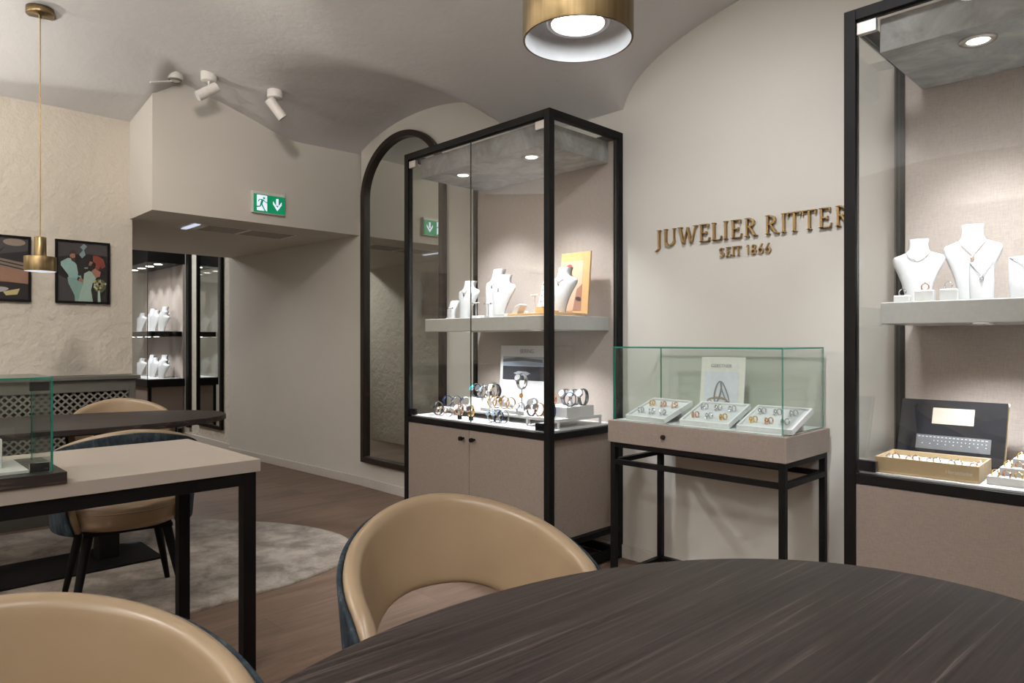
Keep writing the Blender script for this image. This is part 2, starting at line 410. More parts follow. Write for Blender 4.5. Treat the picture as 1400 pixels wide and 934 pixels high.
# ------------------------------------------------------------------ tall display cabinets (two alike)
def cabinet(label, x0, x1, y0, h, seam):
    y1 = YW-.004; fr = .038
    t = thing('display_cabinet', label, 'display cabinet', ((x0+x1)/2, (y0+y1)/2, 0), group='tall glass display cabinets along the sign wall')
    b = MB()
    for x in (x0, x1-fr):
        for y in (y0, y1-fr): b.box(x, x+fr, y, y+fr, 0, h)
    for z0, z1 in ((h-fr, h), (.694, .728), (.15, .18), (.015, .055)):
        b.box(x0+fr, x1-fr, y0, y0+fr, z0, z1); b.box(x0+fr, x1-fr, y1-fr, y1, z0, z1)
        b.box(x0, x0+fr, y0+fr, y1-fr, z0, z1); b.box(x1-fr, x1, y0+fr, y1-fr, z0, z1)
    b.build('frame', M['black'], t, bevel=.002)
    MB().box(x0+fr, x1-fr, y1-.03, y1-.004, .728, h-fr).build('back_panel', M['linen_lit'], t)
    g = .006
    for i, (a, c) in enumerate(((x0+fr+.002, seam-.0015), (seam+.0015, x1-fr-.002))):
        gd = MB().glassbox(a, c, y0+.014, y0+.014+g, .736, h-fr-.004).build('glass_door', [M['glass'], M['edge_d']], t)
        hx = a+.0 if i == 0 else c-.062
        MB().box(hx, hx+.062, y0+.006, y0+.026, h-fr-.052, h-fr-.010).build('hinge', M['clip'], gd, bevel=.002)
        MB().box(hx, hx+.062, y0+.006, y0+.026, .738, .775).build('hinge', M['glossblack'], gd, bevel=.002)
    for x in (x0+.016, x1-.022):
        MB().glassbox(x, x+g, y0+fr+.002, y1-fr-.002, .730, h-fr-.002).build('glass_side', [M['glass'], M['edge_d']], t)
    # display floor
    MB().box(x0+fr+.002, x1-fr-.002, y0+.026, y1-.031, .712, .735).build('display_floor', M['white'], t, bevel=.002)
    # concrete header with downlights
    hd = MB().box(x0+.10, x1-.075, y0+.05, y1-.034, 2.165, h-fr-.0015).build('header', M['concrete'], t, bevel=.002)
    for x in (x0+.36, x0+.92):
        c = (x, y0+.165, 2.165)
        dl = MB().lathe([(.052, -.0005), (.052, -.006), (.036, -.007), (.033, -.001)], c, 32).build('downlight', M['clip'], hd)
        MB().lathe([(.032, -.0045), (.0, -.0045)], c, 24).build('lens', M['led'], dl)
        light('SPOT', 'downlight_beam', (x, y0+.165, 2.152), 78, COOL, (x, y0+.27, 0), .03, 105, .9, dl)
    # shelf
    sh = MB().box(x0+.09, x1-.07, y0+.09, y1-.031, 1.24, 1.315).build('shelf', M['shelf'], t, bevel=.003)
    for x in (x0+.36, x0+.92):
        c = (x, y0+.20, 1.24)
        dl = MB().lathe([(.036, -.0005), (.036, -.005), (.027, -.005), (.025, -.001)], c, 28).build('downlight', M['clip'], sh)
        MB().lathe([(.025, -.004), (.0, -.004)], c, 24).build('lens', M['led'], dl)
        light('SPOT', 'downlight_beam', (x, y0+.20, 1.228), 40, COOL, (x, y0+.28, 0), .03, 125, .8, dl)
    # cupboard
    MB().box(x0+fr-.010, x1-fr+.010, y0+.024, y1-.012, .1805, .7115).build('cupboard_body', M['linen'], t, bevel=.002)
    for i, (a, c) in enumerate(((x0+fr+.001, seam-.0015), (seam+.0015, x1-fr-.001))):
        d = MB().box(a, c, y0+.004, y0+.0235, .182, .692).build('door', M['linen'], t, bevel=.0015)
        kx = seam-.045 if i == 0 else seam+.045
        MB().lathe([(.0, .0), (.006, 0), (.006, .018), (.012, .022), (.012, .036), (0, .038)], (0, 0, 0), 20)
        kb = MB(); kb.cyl((kx, y0+.004, .645), (kx, y0-.014, .645), .006); kb.cyl((kx, y0-.014, .645), (kx, y0-.028, .645), .012)
        kb.build('knob', M['black'], d)
    for x in (x0+.02, x1-.02):
        for y in (y0+.02, y1-.02): MB().cyl((x, y, -.0), (x, y, .003), .014).build('foot', M['rubber'], t)
    return t
CA = cabinet('tall black-framed glass cabinet left of the wall lettering, watches on its floor', -3.46, -2.26, 2.47, 2.32, -2.86)
CB = cabinet('tall black-framed glass cabinet at the right edge, gold jewellery tray inside', -.897, .303, 2.49, 2.32, -.297)

# ------------------------------------------------------------------ wall lettering
def serif_sign():
    t = thing('wall_lettering', 'brass letters reading JUWELIER RITTER SEIT 1866 on the pale wall', 'sign', (-1.6, YW, 1.673))
    def letter(ch, x0, x1, z0, h, dep=.018, off=.004, k=1):
        w = x1-x0; s = h*.105*k; th = h*.055*k; sl = h*.038*k; se = h*.065*k   # stem, thin, serif thickness, serif overhang
        b = MB(); y = YW-off
        def poly(ps): b.prism([(x0+px, z0+pz) for px, pz in ps], Matrix(((1, 0, 0, 0), (0, 0, 1, y), (0, 1, 0, 0), (0, 0, 0, 1))), -dep)
        def rect(a, c, d, e): poly([(a, d), (c, d), (c, e), (a, e)])
        def stem(cx, a=0, c=h, ww=s, bot=True, top=True):
            rect(cx-ww/2, cx+ww/2, a, c)
            if bot: rect(cx-ww/2-se, cx+ww/2+se, a, a+sl)
            if top: rect(cx-ww/2-se, cx+ww/2+se, c-sl, c)
        def diag(xa, za, xb, zb, ww): poly([(xa-ww/2, za), (xa+ww/2, za), (xb+ww/2, zb), (xb-ww/2, zb)])
        def arc(cx, cz, rx, rz, a0, a1, w0, w1=None, n=16):
            w1 = w0 if w1 is None else w1
            for i in range(n):
                ps = []
                for a in (a0+(a1-a0)*i/n, a0+(a1-a0)*(i+1)/n):
                    # thickness: heavier at the sides
                    q = w0*abs(cos(R(a)))+w1*abs(sin(R(a)))
                    ps.append(((cx+rx*cos(R(a)), cz+rz*sin(R(a))), (cx+(rx-q)*cos(R(a)), cz+(rz-q)*sin(R(a)))))
                poly([ps[0][0], ps[1][0], ps[1][1], ps[0][1]])
        if ch == 'I': stem(w/2)
        elif ch == 'J':
            stem(w*.62, -.10*h, h, bot=False); poly([(w*.62-s/2, -.10*h), (w*.62+s/2, -.10*h), (w*.1, -.30*h), (0, -.27*h)])
        elif ch == 'U':
            stem(w*.2, .25*h, h, bot=False); stem(w*.84, .25*h, h, th, bot=False); arc(w*.52, .27*h, w*.385, .28*h, 180, 360, s*.9, th)
        elif ch == 'W':
            diag(w*.30, 0, w*.10, h, s); diag(w*.30, 0, w*.50, h*.95, th); diag(w*.70, 0, w*.50, h*.95, s); diag(w*.70, 0, w*.91, h, th)
            rect(0, w*.22, h-sl, h); rect(w*.80, w, h-sl, h)
        elif ch == 'E' or ch == 'F' or ch == 'L':
            stem(w*.26, bot=True)
            if ch != 'L': rect(w*.26, w*.88, h-sl*1.1, h); rect(w*.82, w*.9, h*.80, h); rect(w*.26, w*.70, h*.5-sl/2, h*.5+sl/2); rect(w*.66, w*.74, h*.42, h*.58)
            rect(w*.26, w*.95, 0, sl*1.1); poly([(w*.86, 0), (w*.96, 0), (w*1.0, h*.22), (w*.94, h*.22)])
        elif ch == 'R':
            stem(w*.24); arc(w*.38, h*.745, w*.42, h*.255, -90, 90, s, th); rect(w*.24, w*.40, h-th, h); rect(w*.24, w*.40, h*.49, h*.49+th)
            diag(w*.86, 0, w*.46, h*.5, s); rect(w*.78, w*1.02, 0, sl)
        elif ch == 'T':
            stem(w*.5, top=False); rect(w*.03, w*.97, h-sl*1.2, h); rect(w*.0, w*.08, h*.80, h); rect(w*.92, w, h*.80, h)
        elif ch == 'S':
            arc(w*.5, h*.745, w*.42, h*.255, 30, 270, s*.8, th); arc(w*.5, h*.255, w*.45, h*.275, -150, 90, s*.8, th)
        elif ch == '1': rect(w*.40, w*.75, 0, h); poly([(0, h*.78), (w*.45, h*.88), (w*.5, h), (w*.3, h)])
        elif ch == '8': arc(w*.5, h*.76, w*.38, h*.24, 0, 360, s*.8, th); arc(w*.5, h*.27, w*.47, h*.28, 0, 360, s*.85, th)
        elif ch == '6': arc(w*.5, h*.29, w*.46, h*.30, 0, 360, s*.8, th); diag(w*.14, h*.36, w*.62, h, s*.8)
        b.build('letter', M['bronze_letter'], t)
    H0 = .0865
    for ch, a, c in [('J', -2.045, -2.008), ('U', -1.996, -1.92), ('W', -1.909, -1.798), ('E', -1.791, -1.73), ('L', -1.722, -1.666), ('I', -1.66, -1.631), ('E', -1.622, -1.562), ('R', -1.552, -1.487),
                     ('R', -1.452, -1.384), ('I', -1.374, -1.347), ('T', -1.342, -1.282), ('T', -1.276, -1.215), ('E', -1.209, -1.15), ('R', -1.14, -1.07)]:
        letter(ch, a, c, 1.673, H0)
    for ch, a, c in [('S', -1.683, -1.652), ('E', -1.646, -1.619), ('I', -1.614, -1.600), ('T', -1.597, -1.567), ('1', -1.54, -1.527), ('8', -1.519, -1.491), ('6', -1.483, -1.456), ('6', -1.450, -1.422)]:
        letter(ch, a, c, 1.589, .0455, .012, k=1.3)
serif_sign()

# ------------------------------------------------------------------ ring display case on its stand
t = thing('display_case', 'low glass display case on a black steel stand holding three ring trays', 'display case', (-1.58, 2.82, 0))
rx0, rx1, ry0, ry1 = -2.006, -1.150, 2.603, 3.035
bd = MB().box(rx0, rx1, ry0, ry1, .7075, .8085).build('case_body', M['linen'], t, bevel=.002)
MB().box(rx0+.022, rx1-.022, ry0+.016, ry1-.016, .8087, .8125).build('case_floor', M['white'], t)
kb = MB().cyl((-1.70, ry0-.001, .757), (-1.70, ry0-.007, .757), .011); kb.cyl((-1.70, ry0-.007, .757), (-1.70, ry0-.014, .757), .008)
kb.build('lock', M['bronze'], bd)
gx0, gx1, gy0, gy1, gz0, gz1 = rx0+.02, rx1-.02, ry0+.014, ry1-.014, .8128, 1.156
g = .007
MB().glassbox(gx0, gx1, gy0, gy0+g, gz0, gz1-g).build('glass_pane', [M['glass_g'], M['edge']], t)
MB().glassbox(gx0, gx1, gy1-g, gy1, gz0, gz1-g).build('glass_pane', [M['glass_g'], M['edge']], t)
MB().glassbox(gx0, gx0+g, gy0+g, gy1-g, gz0, gz1-g).build('glass_pane', [M['glass_g'], M['edge']], t)
MB().glassbox(gx1-g, gx1, gy0+g, gy1-g, gz0, gz1-g).build('glass_pane', [M['glass_g'], M['edge']], t)
MB().glassbox(gx0, gx1, gy0, gy1, gz1-g, gz1).build('glass_top', [M['glass_g'], M['edge']], t)
lt = .026; lx0, lx1, ly0, ly1 = rx0+.008, rx1-.008, ry0+.008, ry1-.008
for x in (lx0, lx1-lt):
    for y in (ly0, ly1-lt): MB().box(x, x+lt, y, y+lt, 0, .707).build('leg', M['black'], t, bevel=.001)
def rail(*q): MB().box(*q).build('stretcher', M['black'], t, bevel=.001)
for z in (.684, .604):
    zt = z+.022
    rail(lx0+lt, lx1-lt, ly0, ly0+lt, z, zt); rail(lx0+lt, lx1-lt, ly1-lt, ly1, z, zt)
    rail(lx0, lx0+lt, ly0+lt, ly1-lt, z, zt); rail(lx1-lt, lx1, ly0+lt, ly1-lt, z, zt)
rail(lx0, lx0+lt, ly0+lt, ly1-lt, .06, .08); rail(lx1-lt, lx1, ly0+lt, ly1-lt, .06, .08); rail(lx0+lt, lx1-lt, ly1-lt, ly1, .06, .08)

def ring_mesh(r=.0125, w=.0038, n=20):
    b = MB(); rings = []
    for i in range(n):
        a = 2*PI*i/n; c = Vector((0, r*cos(a), r*sin(a)+r)); u = Vector((0, cos(a), sin(a)))
        rings.append([c+u*.0018*cos(q)+Vector((1, 0, 0))*w*sin(q) for q in [2*PI*k/8 for k in range(8)]])
    return b.loft(rings, loop=True)
proto = {}
def put_ring(kind, loc, rz, tilt, label, group, gem=False):
    key = (kind, gem)
    if key not in proto:
        o = ring_mesh().build('ring', M[kind]); proto[key] = o
        if gem:
            MB().lathe([(0, .0), (.0026, .003), (.0016, .0045), (0, .0045)], (0, 0, .0262), 8, smooth=False).build('gem', M['gem'], o)
    else:
        o = copy_tree(proto[key])
    o.location = loc; o.rotation_euler = (tilt, 0, rz); tag(o, label, 'ring', group); return o
TX = [(-1.945, 'left'), (-1.655, 'middle'), (-1.385, 'right')]
TW, TD, SLOPE = .235, .21, R(20)
pairs = {'left': [('steel', 'silver'), ('steel', 'silver'), ('steel', 'silver'), ('gold', 'yellow gold'), ('rose', 'rose gold'), ('rose', 'rose gold')],
         'middle': [('rose', 'rose gold'), ('steel', 'silver'), ('gold', 'yellow gold'), ('steel', 'dark silver'), ('steel', 'silver'), ('steel', 'silver')],
         'right': [('gold', 'yellow gold'), ('rose', 'rose gold'), ('steel', 'silver'), ('steel', 'silver'), ('steel', 'silver'), ('steel', 'silver')]}
for tx, nm in TX:
    y0 = 2.665; rz = R(-8) if nm == 'left' else 0
    T = TR((tx, y0, .8129), rz) @ Matrix.Rotation(SLOPE, 4, 'X')
    extra = {'left': 'turned slightly, nearest the watch cabinet', 'middle': 'between the two others', 'right': 'nearest the right end of the glass case'}[nm]
    tr = thing('ring_tray', f'white sloped ring tray {extra}', 'tray', (tx, y0, .8129), group='ring trays in the low glass case')
    b = MB(); b.box(0, TW, 0, TD, .0, .012, 0, T)
    for q in ((0, .008, 0, TD), (TW-.008, TW, 0, TD), (.008, TW-.008, 0, .008), (.008, TW-.008, TD-.008, TD)): b.box(*q, .012, .022, 0, T)
    b.build('tray', M['white'], tr)
    MB().box(.03, TW-.03, TD-.06, TD-.045, -.062, .0, 0, TR((tx, y0, .8129), rz) @ Matrix.Rotation(SLOPE, 4, 'X')).build('stand', M['white'], tr)
    MB().box(.012, TW-.012, .012, TD-.012, .0122, .0145, 0, T).build('cushion', M['bust'], tr)
    for k in range(6):
        col, row = k % 3, k//3
        kind, word = pairs[nm][k]
        px, py = .05+.067*col, .052+.085*row
        slot = ('front', 'back')[row]+' '+('left', 'centre', 'right')[col]
        for q in (-1, 1):
            p = T @ Vector((px+q*.0085, py+q*.004, .0145))
            put_ring(kind, p, rz+R(55)+q*R(12), R(-10), f'{("left", "right")[q > 0]} of two {word} bands at the {slot} slot of the {nm} ring tray', f'pair in the {slot} slot of the {nm} tray')
# card stand behind the trays
def card(name, label, x0, x1, yb, z0, z1, lean, parts, base_mat, th=.006):
    t = thing(name, label, 'display card', (x0, yb, z0))
    T = TR((x0, yb, z0)) @ Matrix.Rotation(-lean, 4, 'X')
    w, h = x1-x0, (z1-z0)/cos(lean)
    MB().box(0, w, 0, th, 0, h, 0, T).build('board', base_mat, t, bevel=.001)
    for nm, mats, fn in parts:
        b = MB(); fn(b, T @ Matrix(((1, 0, 0, 0), (0, 0, -1, 0), (0, 1, 0, 0), (0, 0, 0, 1))), w, h); b.build(nm, mats, t)
    return t
def P2(b, T, poly, z, mi): b.prism(poly, T @ Matrix.Translation((0, 0, z)), .0004, mi)
def rect(a, b_, c, d): return [(a, c), (b_, c), (b_, d), (a, d)]
def ell(cx, cy, rx, ry, n=20, a0=0, rot=0):
    return [(cx+rx*cos(2*PI*i/n)*cos(rot)-ry*sin(2*PI*i/n)*sin(rot), cy+rx*cos(2*PI*i/n)*sin(rot)+ry*sin(2*PI*i/n)*cos(rot)) for i in range(n)]
def band(b, T, cx, cy, rx, ry, w, z, mi, n=30, rot=0):
    o = ell(cx, cy, rx, ry, n, 0, rot); i_ = ell(cx, cy, rx-w, ry-w, n, 0, rot)
    for k in range(n): P2(b, T, [o[k], o[(k+1) % n], i_[(k+1) % n], i_[k]], z, mi)
def ringart(b, T, w, h):
    P2(b, T, rect(.09*w, .87*w, .03*h, .77*h), .001, 0)
    band(b, T, .42*w, .30*h, .25*w, .075*h, .045*w, .0018, 1); band(b, T, .44*w, .325*h, .20*w, .055*h, .022*w, .0022, 2)
    band(b, T, .42*w, .45*h, .085*w, .18*h, .042*w, .0026, 1, rot=-.18); band(b, T, .58*w, .45*h, .06*w, .19*h, .032*w, .003, 1, rot=.42)
def text_mesh(o, parent, Mx):
    me = bpy.data.meshes.new_from_object(o); n = o.name; bpy.data.objects.remove(o)
    q = bpy.data.objects.new('lettering', me); COL.objects.link(q); q.parent = parent; q.matrix_local = Mx; return q
def text_on(parent, body, T, size, mat, name='lettering', ext=.0004):
    c = bpy.data.curves.new(name, 'FONT'); c.body = body; c.size = size; c.align_x = 'CENTER'; c.extrude = ext
    o = bpy.data.objects.new(name, c); COL.objects.link(o); c.materials.append(mat)
    return text_mesh(o, parent, Matrix.Translation(-wloc(parent)) @ T)
FX = Matrix(((1, 0, 0, 0), (0, 0, -1, 0), (0, 1, 0, 0), (0, 0, 0, 1)))
c1 = card('display_card', 'cream card with a print of two leaning diamond rings behind the ring trays', -1.70, -1.48, 2.90, .8129, 1.108, R(6), [('print', [M['print'], M['ink'], M['gold']], ringart)], M['paper'])
text_on(c1, 'GERSTNER', TR((-1.5975, 2.90, .8129)) @ Matrix.Rotation(R(-6), 4, 'X') @ FX @ Matrix.Translation((0, .248, .0006)), .022, M['ink'])

# ------------------------------------------------------------------ white busts and stands
NECK = [(0, .44), (.15, .50), (.32, .62), (.5, .82), (.62, .97), (.69, 1.0), (.735, .93), (.77, .66), (.80, .44), (.85, .375), (.93, .36), (.99, .39), (1, .38)]
PANEL = [(0, .92), (.2, .96), (.5, 1.0), (.8, 1.0), (.95, .98), (1, .95)]
def half_width(tt, w, neck):
    P = NECK if neck else PANEL
    for (a, p), (c, q) in zip(P, P[1:]):
        if a <= tt <= c: return w/2*(p+(q-p)*(tt-a)/(c-a))
    return w/2*P[-1][1]
def front_y(x, z, h, w, neck=True, lean=.22, wrap=.42):
    tt = z/h; hw = half_width(tt, w, neck); u = max(-1, min(1, x/hw))
    y0 = lean*h*(tt**1.7)*.75 if neck else lean*h*tt*tt
    dep = wrap*hw*(1.15 if tt < .75 else 1.9)
    return y0+dep*(1-math.sqrt(max(0, 1-(u*.96)**2)))
def bust_mesh(h, w, neck=True, lean=.22, wrap=.42):
    b = MB(); rings = []; N = 18
    for tt, ww in (NECK if neck else PANEL):
        z = h*tt; hw = w*ww/2; y0 = lean*h*(tt**1.7)*.75 if neck else lean*h*tt*tt
        dep = wrap*hw*(1.15 if tt < .75 else 1.9); th = .018 if tt < .75 or not neck else .035
        fr = []; bk = []
        for i in range(N+1):
            u = -1+2*i/N
            fr.append((hw*u, y0+dep*(1-math.sqrt(max(0, 1-(u*.96)**2))), z))
            bk.append((hw*u*.96, y0+th+dep*(1-math.sqrt(max(0, 1-(u*.90)**2))), z))
        rings.append(fr+bk[::-1])
    return b.loft(rings)
def bust(label, loc, h, w, rz=0, pendant='rose', chain=True, group=None, neck=True, name='necklace_bust', plen=.62, wrap=.42):
    t = thing(name, label, 'necklace bust' if neck else 'display stand', loc, rz, group)
    bust_mesh(h, w, neck, wrap=wrap).build('form', M['bust'], t, world=False)
    if not neck: MB().box(-w*.42, w*.42, .0, h*.30, 0, .008).build('foot', M['bust'], t, world=False)
    else: MB().box(-w*.20, w*.20, .015, w*.42, 0, .006).build('foot', M['bust'], t, world=False)
    return t
def necklace(label, loc, h, w, rz, metal, neck=True, drop=.12, group=None, pend=True, top=.79, wid=.20, wrap=.42):
    t = thing('necklace', label, 'necklace', loc, rz, group)
    pts = []; n = 20
    xw = half_width(top, w, neck)*.93
    for i in range(n+1):
        u = -1+2*i/n; zz = h*(top-drop*(1-abs(u)**1.15)) if pend else h*(top-drop*(1-u*u))
        x = xw*u; pts.append((x, front_y(x, zz, h, w, neck, wrap=wrap)-.0022, zz))
    MB().tube(pts, .0010, 5).build('chain', M[metal], t, world=False)
    m = pts[n//2]
    if pend:
        b = MB().tube([(m[0]+.005*sin(a), m[1]-.0025, m[2]-.010+.008*cos(a)) for a in [2*PI*k/12 for k in range(12)]], .0015, 5, loop=True)
        b.lathe([(0, -.005), (.003, 0), (0, .004)], (m[0], m[1]-.0035, m[2]-.013), 8); b.build('pendant', M[metal], t, world=False)
    return t
G1 = 'white necklace busts on the shelf of the watch cabinet'; G2 = 'white necklace busts on the shelf of the right cabinet'
ZS = 1.3152
bust('leftmost white necklace bust on the shelf of the watch cabinet', (-3.19, 2.70, ZS), .235, .20, R(-4), group=G1)
necklace('thin chain with dark pendant on the leftmost bust', (-3.19, 2.70, ZS), .235, .20, R(-4), 'steel')
bust('tallest white necklace bust behind the middle of the left shelf', (-3.065, 2.81, ZS), .305, .21, R(-4), group=G1)
necklace('chain with small pendant on the tallest left-shelf bust', (-3.065, 2.81, ZS), .305, .21, R(-4), 'steel')
bust('white necklace bust just in front of the tallest one', (-2.875, 2.69, ZS), .25, .20, R(-4), group=G1)
necklace('fine chain with pendant on the bust before the tallest one', (-2.875, 2.69, ZS), .25, .20, R(-4), 'steel')
bust('white necklace bust standing on the oak board before the portrait print', (-2.44, 2.72, ZS+.0165), .245, .20, R(-4), group=G1)
necklace('fine necklace with dark drop on the bust before the portrait print', (-2.44, 2.72, ZS+.0165), .245, .20, R(-4), 'rose')
bust('small white curved earring panel at the left end of the shelf', (-3.27, 2.66, ZS), .115, .085, R(-14), neck=False, name='earring_stand')
# T stands
def tstand(label, loc, h=.07, w=.05, mat='steel', group=None):
    t = thing('earring_stand', label, 'earring stand', loc, R(6), group)
    b = MB().box(-.02, .02, -.014, .014, 0, .008); b.build('base', M['bust'], t, bevel=.001, world=False)
    b = MB().cyl((0, 0, .008), (0, 0, h), .0028); b.cyl((-w/2, 0, h), (w/2, 0, h), .004); b.build('bar', M['bust'], t, world=False)
    for s in (-1, 1):
        MB().lathe([(0, -.006), (.005, 0), (0, .005)], (s*w*.42, -.006, h), 10).build('earring', M[mat], t, world=False)
    return t
tstand('small T bar with dark earrings before the little curved panel', (-3.20, 2.62, ZS), .065, mat='olive', group='T bar earring stands')
tstand('small T bar with earrings right of the leftmost bust', (-2.945, 2.60, ZS), .085, mat='steel', group='T bar earring stands')
tstand('small T bar with two dark earrings in front of the tallest bust', (-2.825, 2.585, ZS), .075, mat='olive', group='T bar earring stands')
tstand('tall white T bar behind the folded leatherette stand', (-2.64, 2.765, ZS+.0165), .105, mat='whitedial', group='T bar earring stands')
MB().box(0, 0, 0, 0, 0, 0)
def block(name, label, cat, x, y, z, w, d, h, mat, rz=0, bevel=.002, group=None):
    o = MB().box(-w/2, w/2, -d/2, d/2, 0, h).build(name, M[mat], None, bevel=bevel, world=False)
    o.location = (x, y, z); o.rotation_euler = (0, 0, rz); return tag(o, label, cat, group)
block('ring_block', 'long low white ring block lying before the leftmost bust', 'ring block', -2.975, 2.645, ZS, .09, .025, .014, 'white')
block('ring_block', 'low white ring block at the foot of the paired busts', 'ring block', -2.745, 2.61, ZS, .07, .03, .018, 'white')
# oak board and its pieces
block('oak_board', 'thin oak display board on the right half of the watch cabinet shelf', 'display board', -2.545, 2.74, ZS, .38, .24, .016, 'oak')
ZB = ZS+.0163
block('oak_block', 'larger oak cube under the earring card', 'display block', -2.66, 2.84, ZB, .055, .05, .045, 'oak', group='oak blocks on the oak board')
block('oak_block', 'oak block right of the cube, behind the black cabinet post', 'display block', -2.57, 2.80, ZB, .085, .05, .03, 'oak', group='oak blocks on the oak board')
block('oak_block', 'flattest oak block before the white bust', 'display block', -2.41, 2.655, ZB, .06, .04, .010, 'oak', group='oak blocks on the oak board')
# folded stand
b = MB(); b.prism([(-.03, 0), (.012, 0), (.045, .05), (.035, .055), (.0, .045)], Matrix(((1, 0, 0, 0), (0, 0, 1, 0), (0, 1, 0, 0), (0, 0, 0, 1))), .05)
o = b.build('bracelet_pillow', M['bust'], None, bevel=.003, world=False); o.location = (-2.70, 2.67, ZB); tag(o, 'slanted white leatherette pillow on the left end of the oak board', 'display pillow')
b = MB(); b.prism([(-.012, 0), (.012, 0), (.004, .016), (-.004, .016)], Matrix(((1, 0, 0, 0), (0, 0, 1, 0), (0, 1, 0, 0), (0, 0, 0, 1))), .02)
o = b.build('ring_cone', M['bust'], None, bevel=.002, world=False); o.location = (-2.62, 2.665, ZB); tag(o, 'tiny white ring holder in front of the oak cube', 'ring holder')
# earring card on the cube
t = thing('earring_card', 'tall narrow white earring card leaning on the oak cube', 'earring card', (-2.665, 2.84, ZB+.0455))
T = TR((-2.69, 2.845, ZB+.0455)) @ Matrix.Rotation(R(-12), 4, 'X')
b = MB(); b.prism([(0, 0), (.055, 0), (.045, .15), (.018, .15)], T @ FX, .004); b.build('panel', M['bust'], t)
for k in range(4): MB().cyl(T @ Vector((.022, -.001, .03+k*.033)), T @ Vector((.022, -.006, .03+k*.033)), .004, n=8).build('earring', M['olive'], t)
t = thing('earring_card', 'small white card with dark earrings in front of the rightmost left-shelf bust', 'earring card', (-2.425, 2.655, ZB+.0103))
T = TR((-2.445, 2.655, ZB+.0103)) @ Matrix.Rotation(R(-14), 4, 'X')
MB().box(0, .04, 0, .003, 0, .085, 0, T).build('panel', M['bust'], t)
for k in range(4): MB().cyl(T @ Vector((.012+.017*(k % 2), 0, .055+.016*(k//2))), T @ Vector((.012+.017*(k % 2), -.004, .055+.016*(k//2))), .003, n=8).build('earring', M['gold'], t)
# portrait print on oak
cols = {'skin': (.72, .42, .30), 'lip': (.38, .07, .07), 'hair': (.06, .03, .025), 'skin2': (.34, .17, .12), 'sky': (.30, .36, .46), 'sea': (.035, .035, .045), 'ice': (.42, .44, .48), 'grey': (.09, .09, .095),
        'shirt': (.28, .44, .42), 'trouser': (.22, .36, .33), 'dress': (.33, .46, .40), 'red': (.20, .045, .03), 'bk': (.018, .016, .017), 'bk2': (.055, .052, .055), 'wood': (.20, .155, .125), 'woodl': (.26, .21, .17), 'flower': (.50, .42, .20), 'leaf': (.10, .10, .05), 'smoke': (.20, .30, .30), 'hand': (.27, .155, .11), 'steelc': (.35, .35, .36)}
for k, c in cols.items(): M['p_'+k] = plain('print_'+k, c, .35)
def portrait(b, T, w, h):
    P2(b, T, rect(.0*w, .78*w, .06*h, .86*h), .0008, 0)
    P2(b, T, [(0, .60*h), (.2*w, .68*h), (.34*w, .56*h), (.30*w, .40*h), (0, .30*h)], .0013, 2)
    P2(b, T, ell(.30*w, .76*h, .11*w, .05*h, 16, 0, .3), .0018, 1); P2(b, T, ell(.33*w, .57*h, .15*w, .05*h, 16, 0, .4), .0022, 1)
    P2(b, T, [(.5*w, .06*h), (.78*w, .06*h), (.78*w, .48*h), (.6*w, .40*h)], .0018, 3)
    P2(b, T, ell(.68*w, .24*h, .10*w, .035*h, 14, 0, -.3), .0024, 2)
card('portrait_print', 'wooden board with a warm close-up portrait print, behind the rightmost bust', -2.585, -2.375, 2.90, ZB, 1.675, R(5), [('print', [M['p_skin'], M['p_lip'], M['p_hair'], M['p_skin2']], portrait)], M['oak'], .012)

# lower floor of the watch cabinet
Z0 = .7352
def seaart(b, T, w, h):
    P2(b, T, rect(.06*w, .98*w, .50*h, .84*h), .0006, 0); P2(b, T, rect(.06*w, .98*w, .50*h, .70*h), .0011, 1)
    P2(b, T, [(.30*w, .60*h), (.40*w, .565*h), (.58*w, .57*h), (.66*w, .60*h), (.58*w, .625*h), (.40*w, .63*h)], .0016, 2)
    P2(b, T, rect(.06*w, .80*w, .70*h, .715*h), .0016, 2); P2(b, T, [(.06*w, .76*h), (.5*w, .78*h), (.9*w, .76*h), (.9*w, .80*h), (.4*w, .83*h), (.06*w, .80*h)], .0014, 3)
c2 = card('display_card', 'white card with a dark arctic sea photograph behind the watches', -3.13, -2.73, 2.955, Z0, 1.155, R(2.5), [('print', [M['p_sky'], M['p_sea'], M['p_ice'], M['p_grey']], seaart)], M['white'])
text_on(c2, 'BERING', TR((-2.90, 2.953, Z0)) @ Matrix.Rotation(R(-2.5), 4, 'X') @ FX @ Matrix.Translation((0, .375, .0006)), .034, M['ink'])
def riser(label, x0, x1, y0, y1, z, th=.012):
    t = thing('display_riser', label, 'display riser', ((x0+x1)/2, (y0+y1)/2, Z0), group='white risers under the watches')
    MB().box(x0, x1, y0, y1, z-th, z).build('top', M['white'], t, bevel=.001)
    for x in (x0+.002, x1-.012):
        for y in (y0+.002, y1-.012): MB().box(x, x+.01, y, y+.01, Z0, z-th).build('leg', M['white'], t)
riser('broad low white riser behind the front row of watches', -3.24, -2.58, 2.655, 2.93, .775)
riser('narrow white riser with dark navy watches by the left glass', -3.415, -3.245, 2.70, 2.92, .770)
def sblock(label, x0, x1, y0, y1, z0, z1): return block('display_riser', label, 'display riser', (x0+x1)/2, (y0+y1)/2, z0, x1-x0, y1-y0, z1-z0, 'white', group='white risers under the watches')
sblock('stepped white block carrying the gold watches', -3.0, -2.64, 2.68, 2.78, .7752, .797)
sblock('taller white block under the cluster of steel watches', -3.235, -3.005, 2.80, 2.91, .7752, .835)
riser('white table riser beside the right glass', -2.55, -2.315, 2.60, 2.95, .785, .015)
sblock('white block on the right table riser', -2.50, -2.33, 2.68, 2.90, .7852, .84)

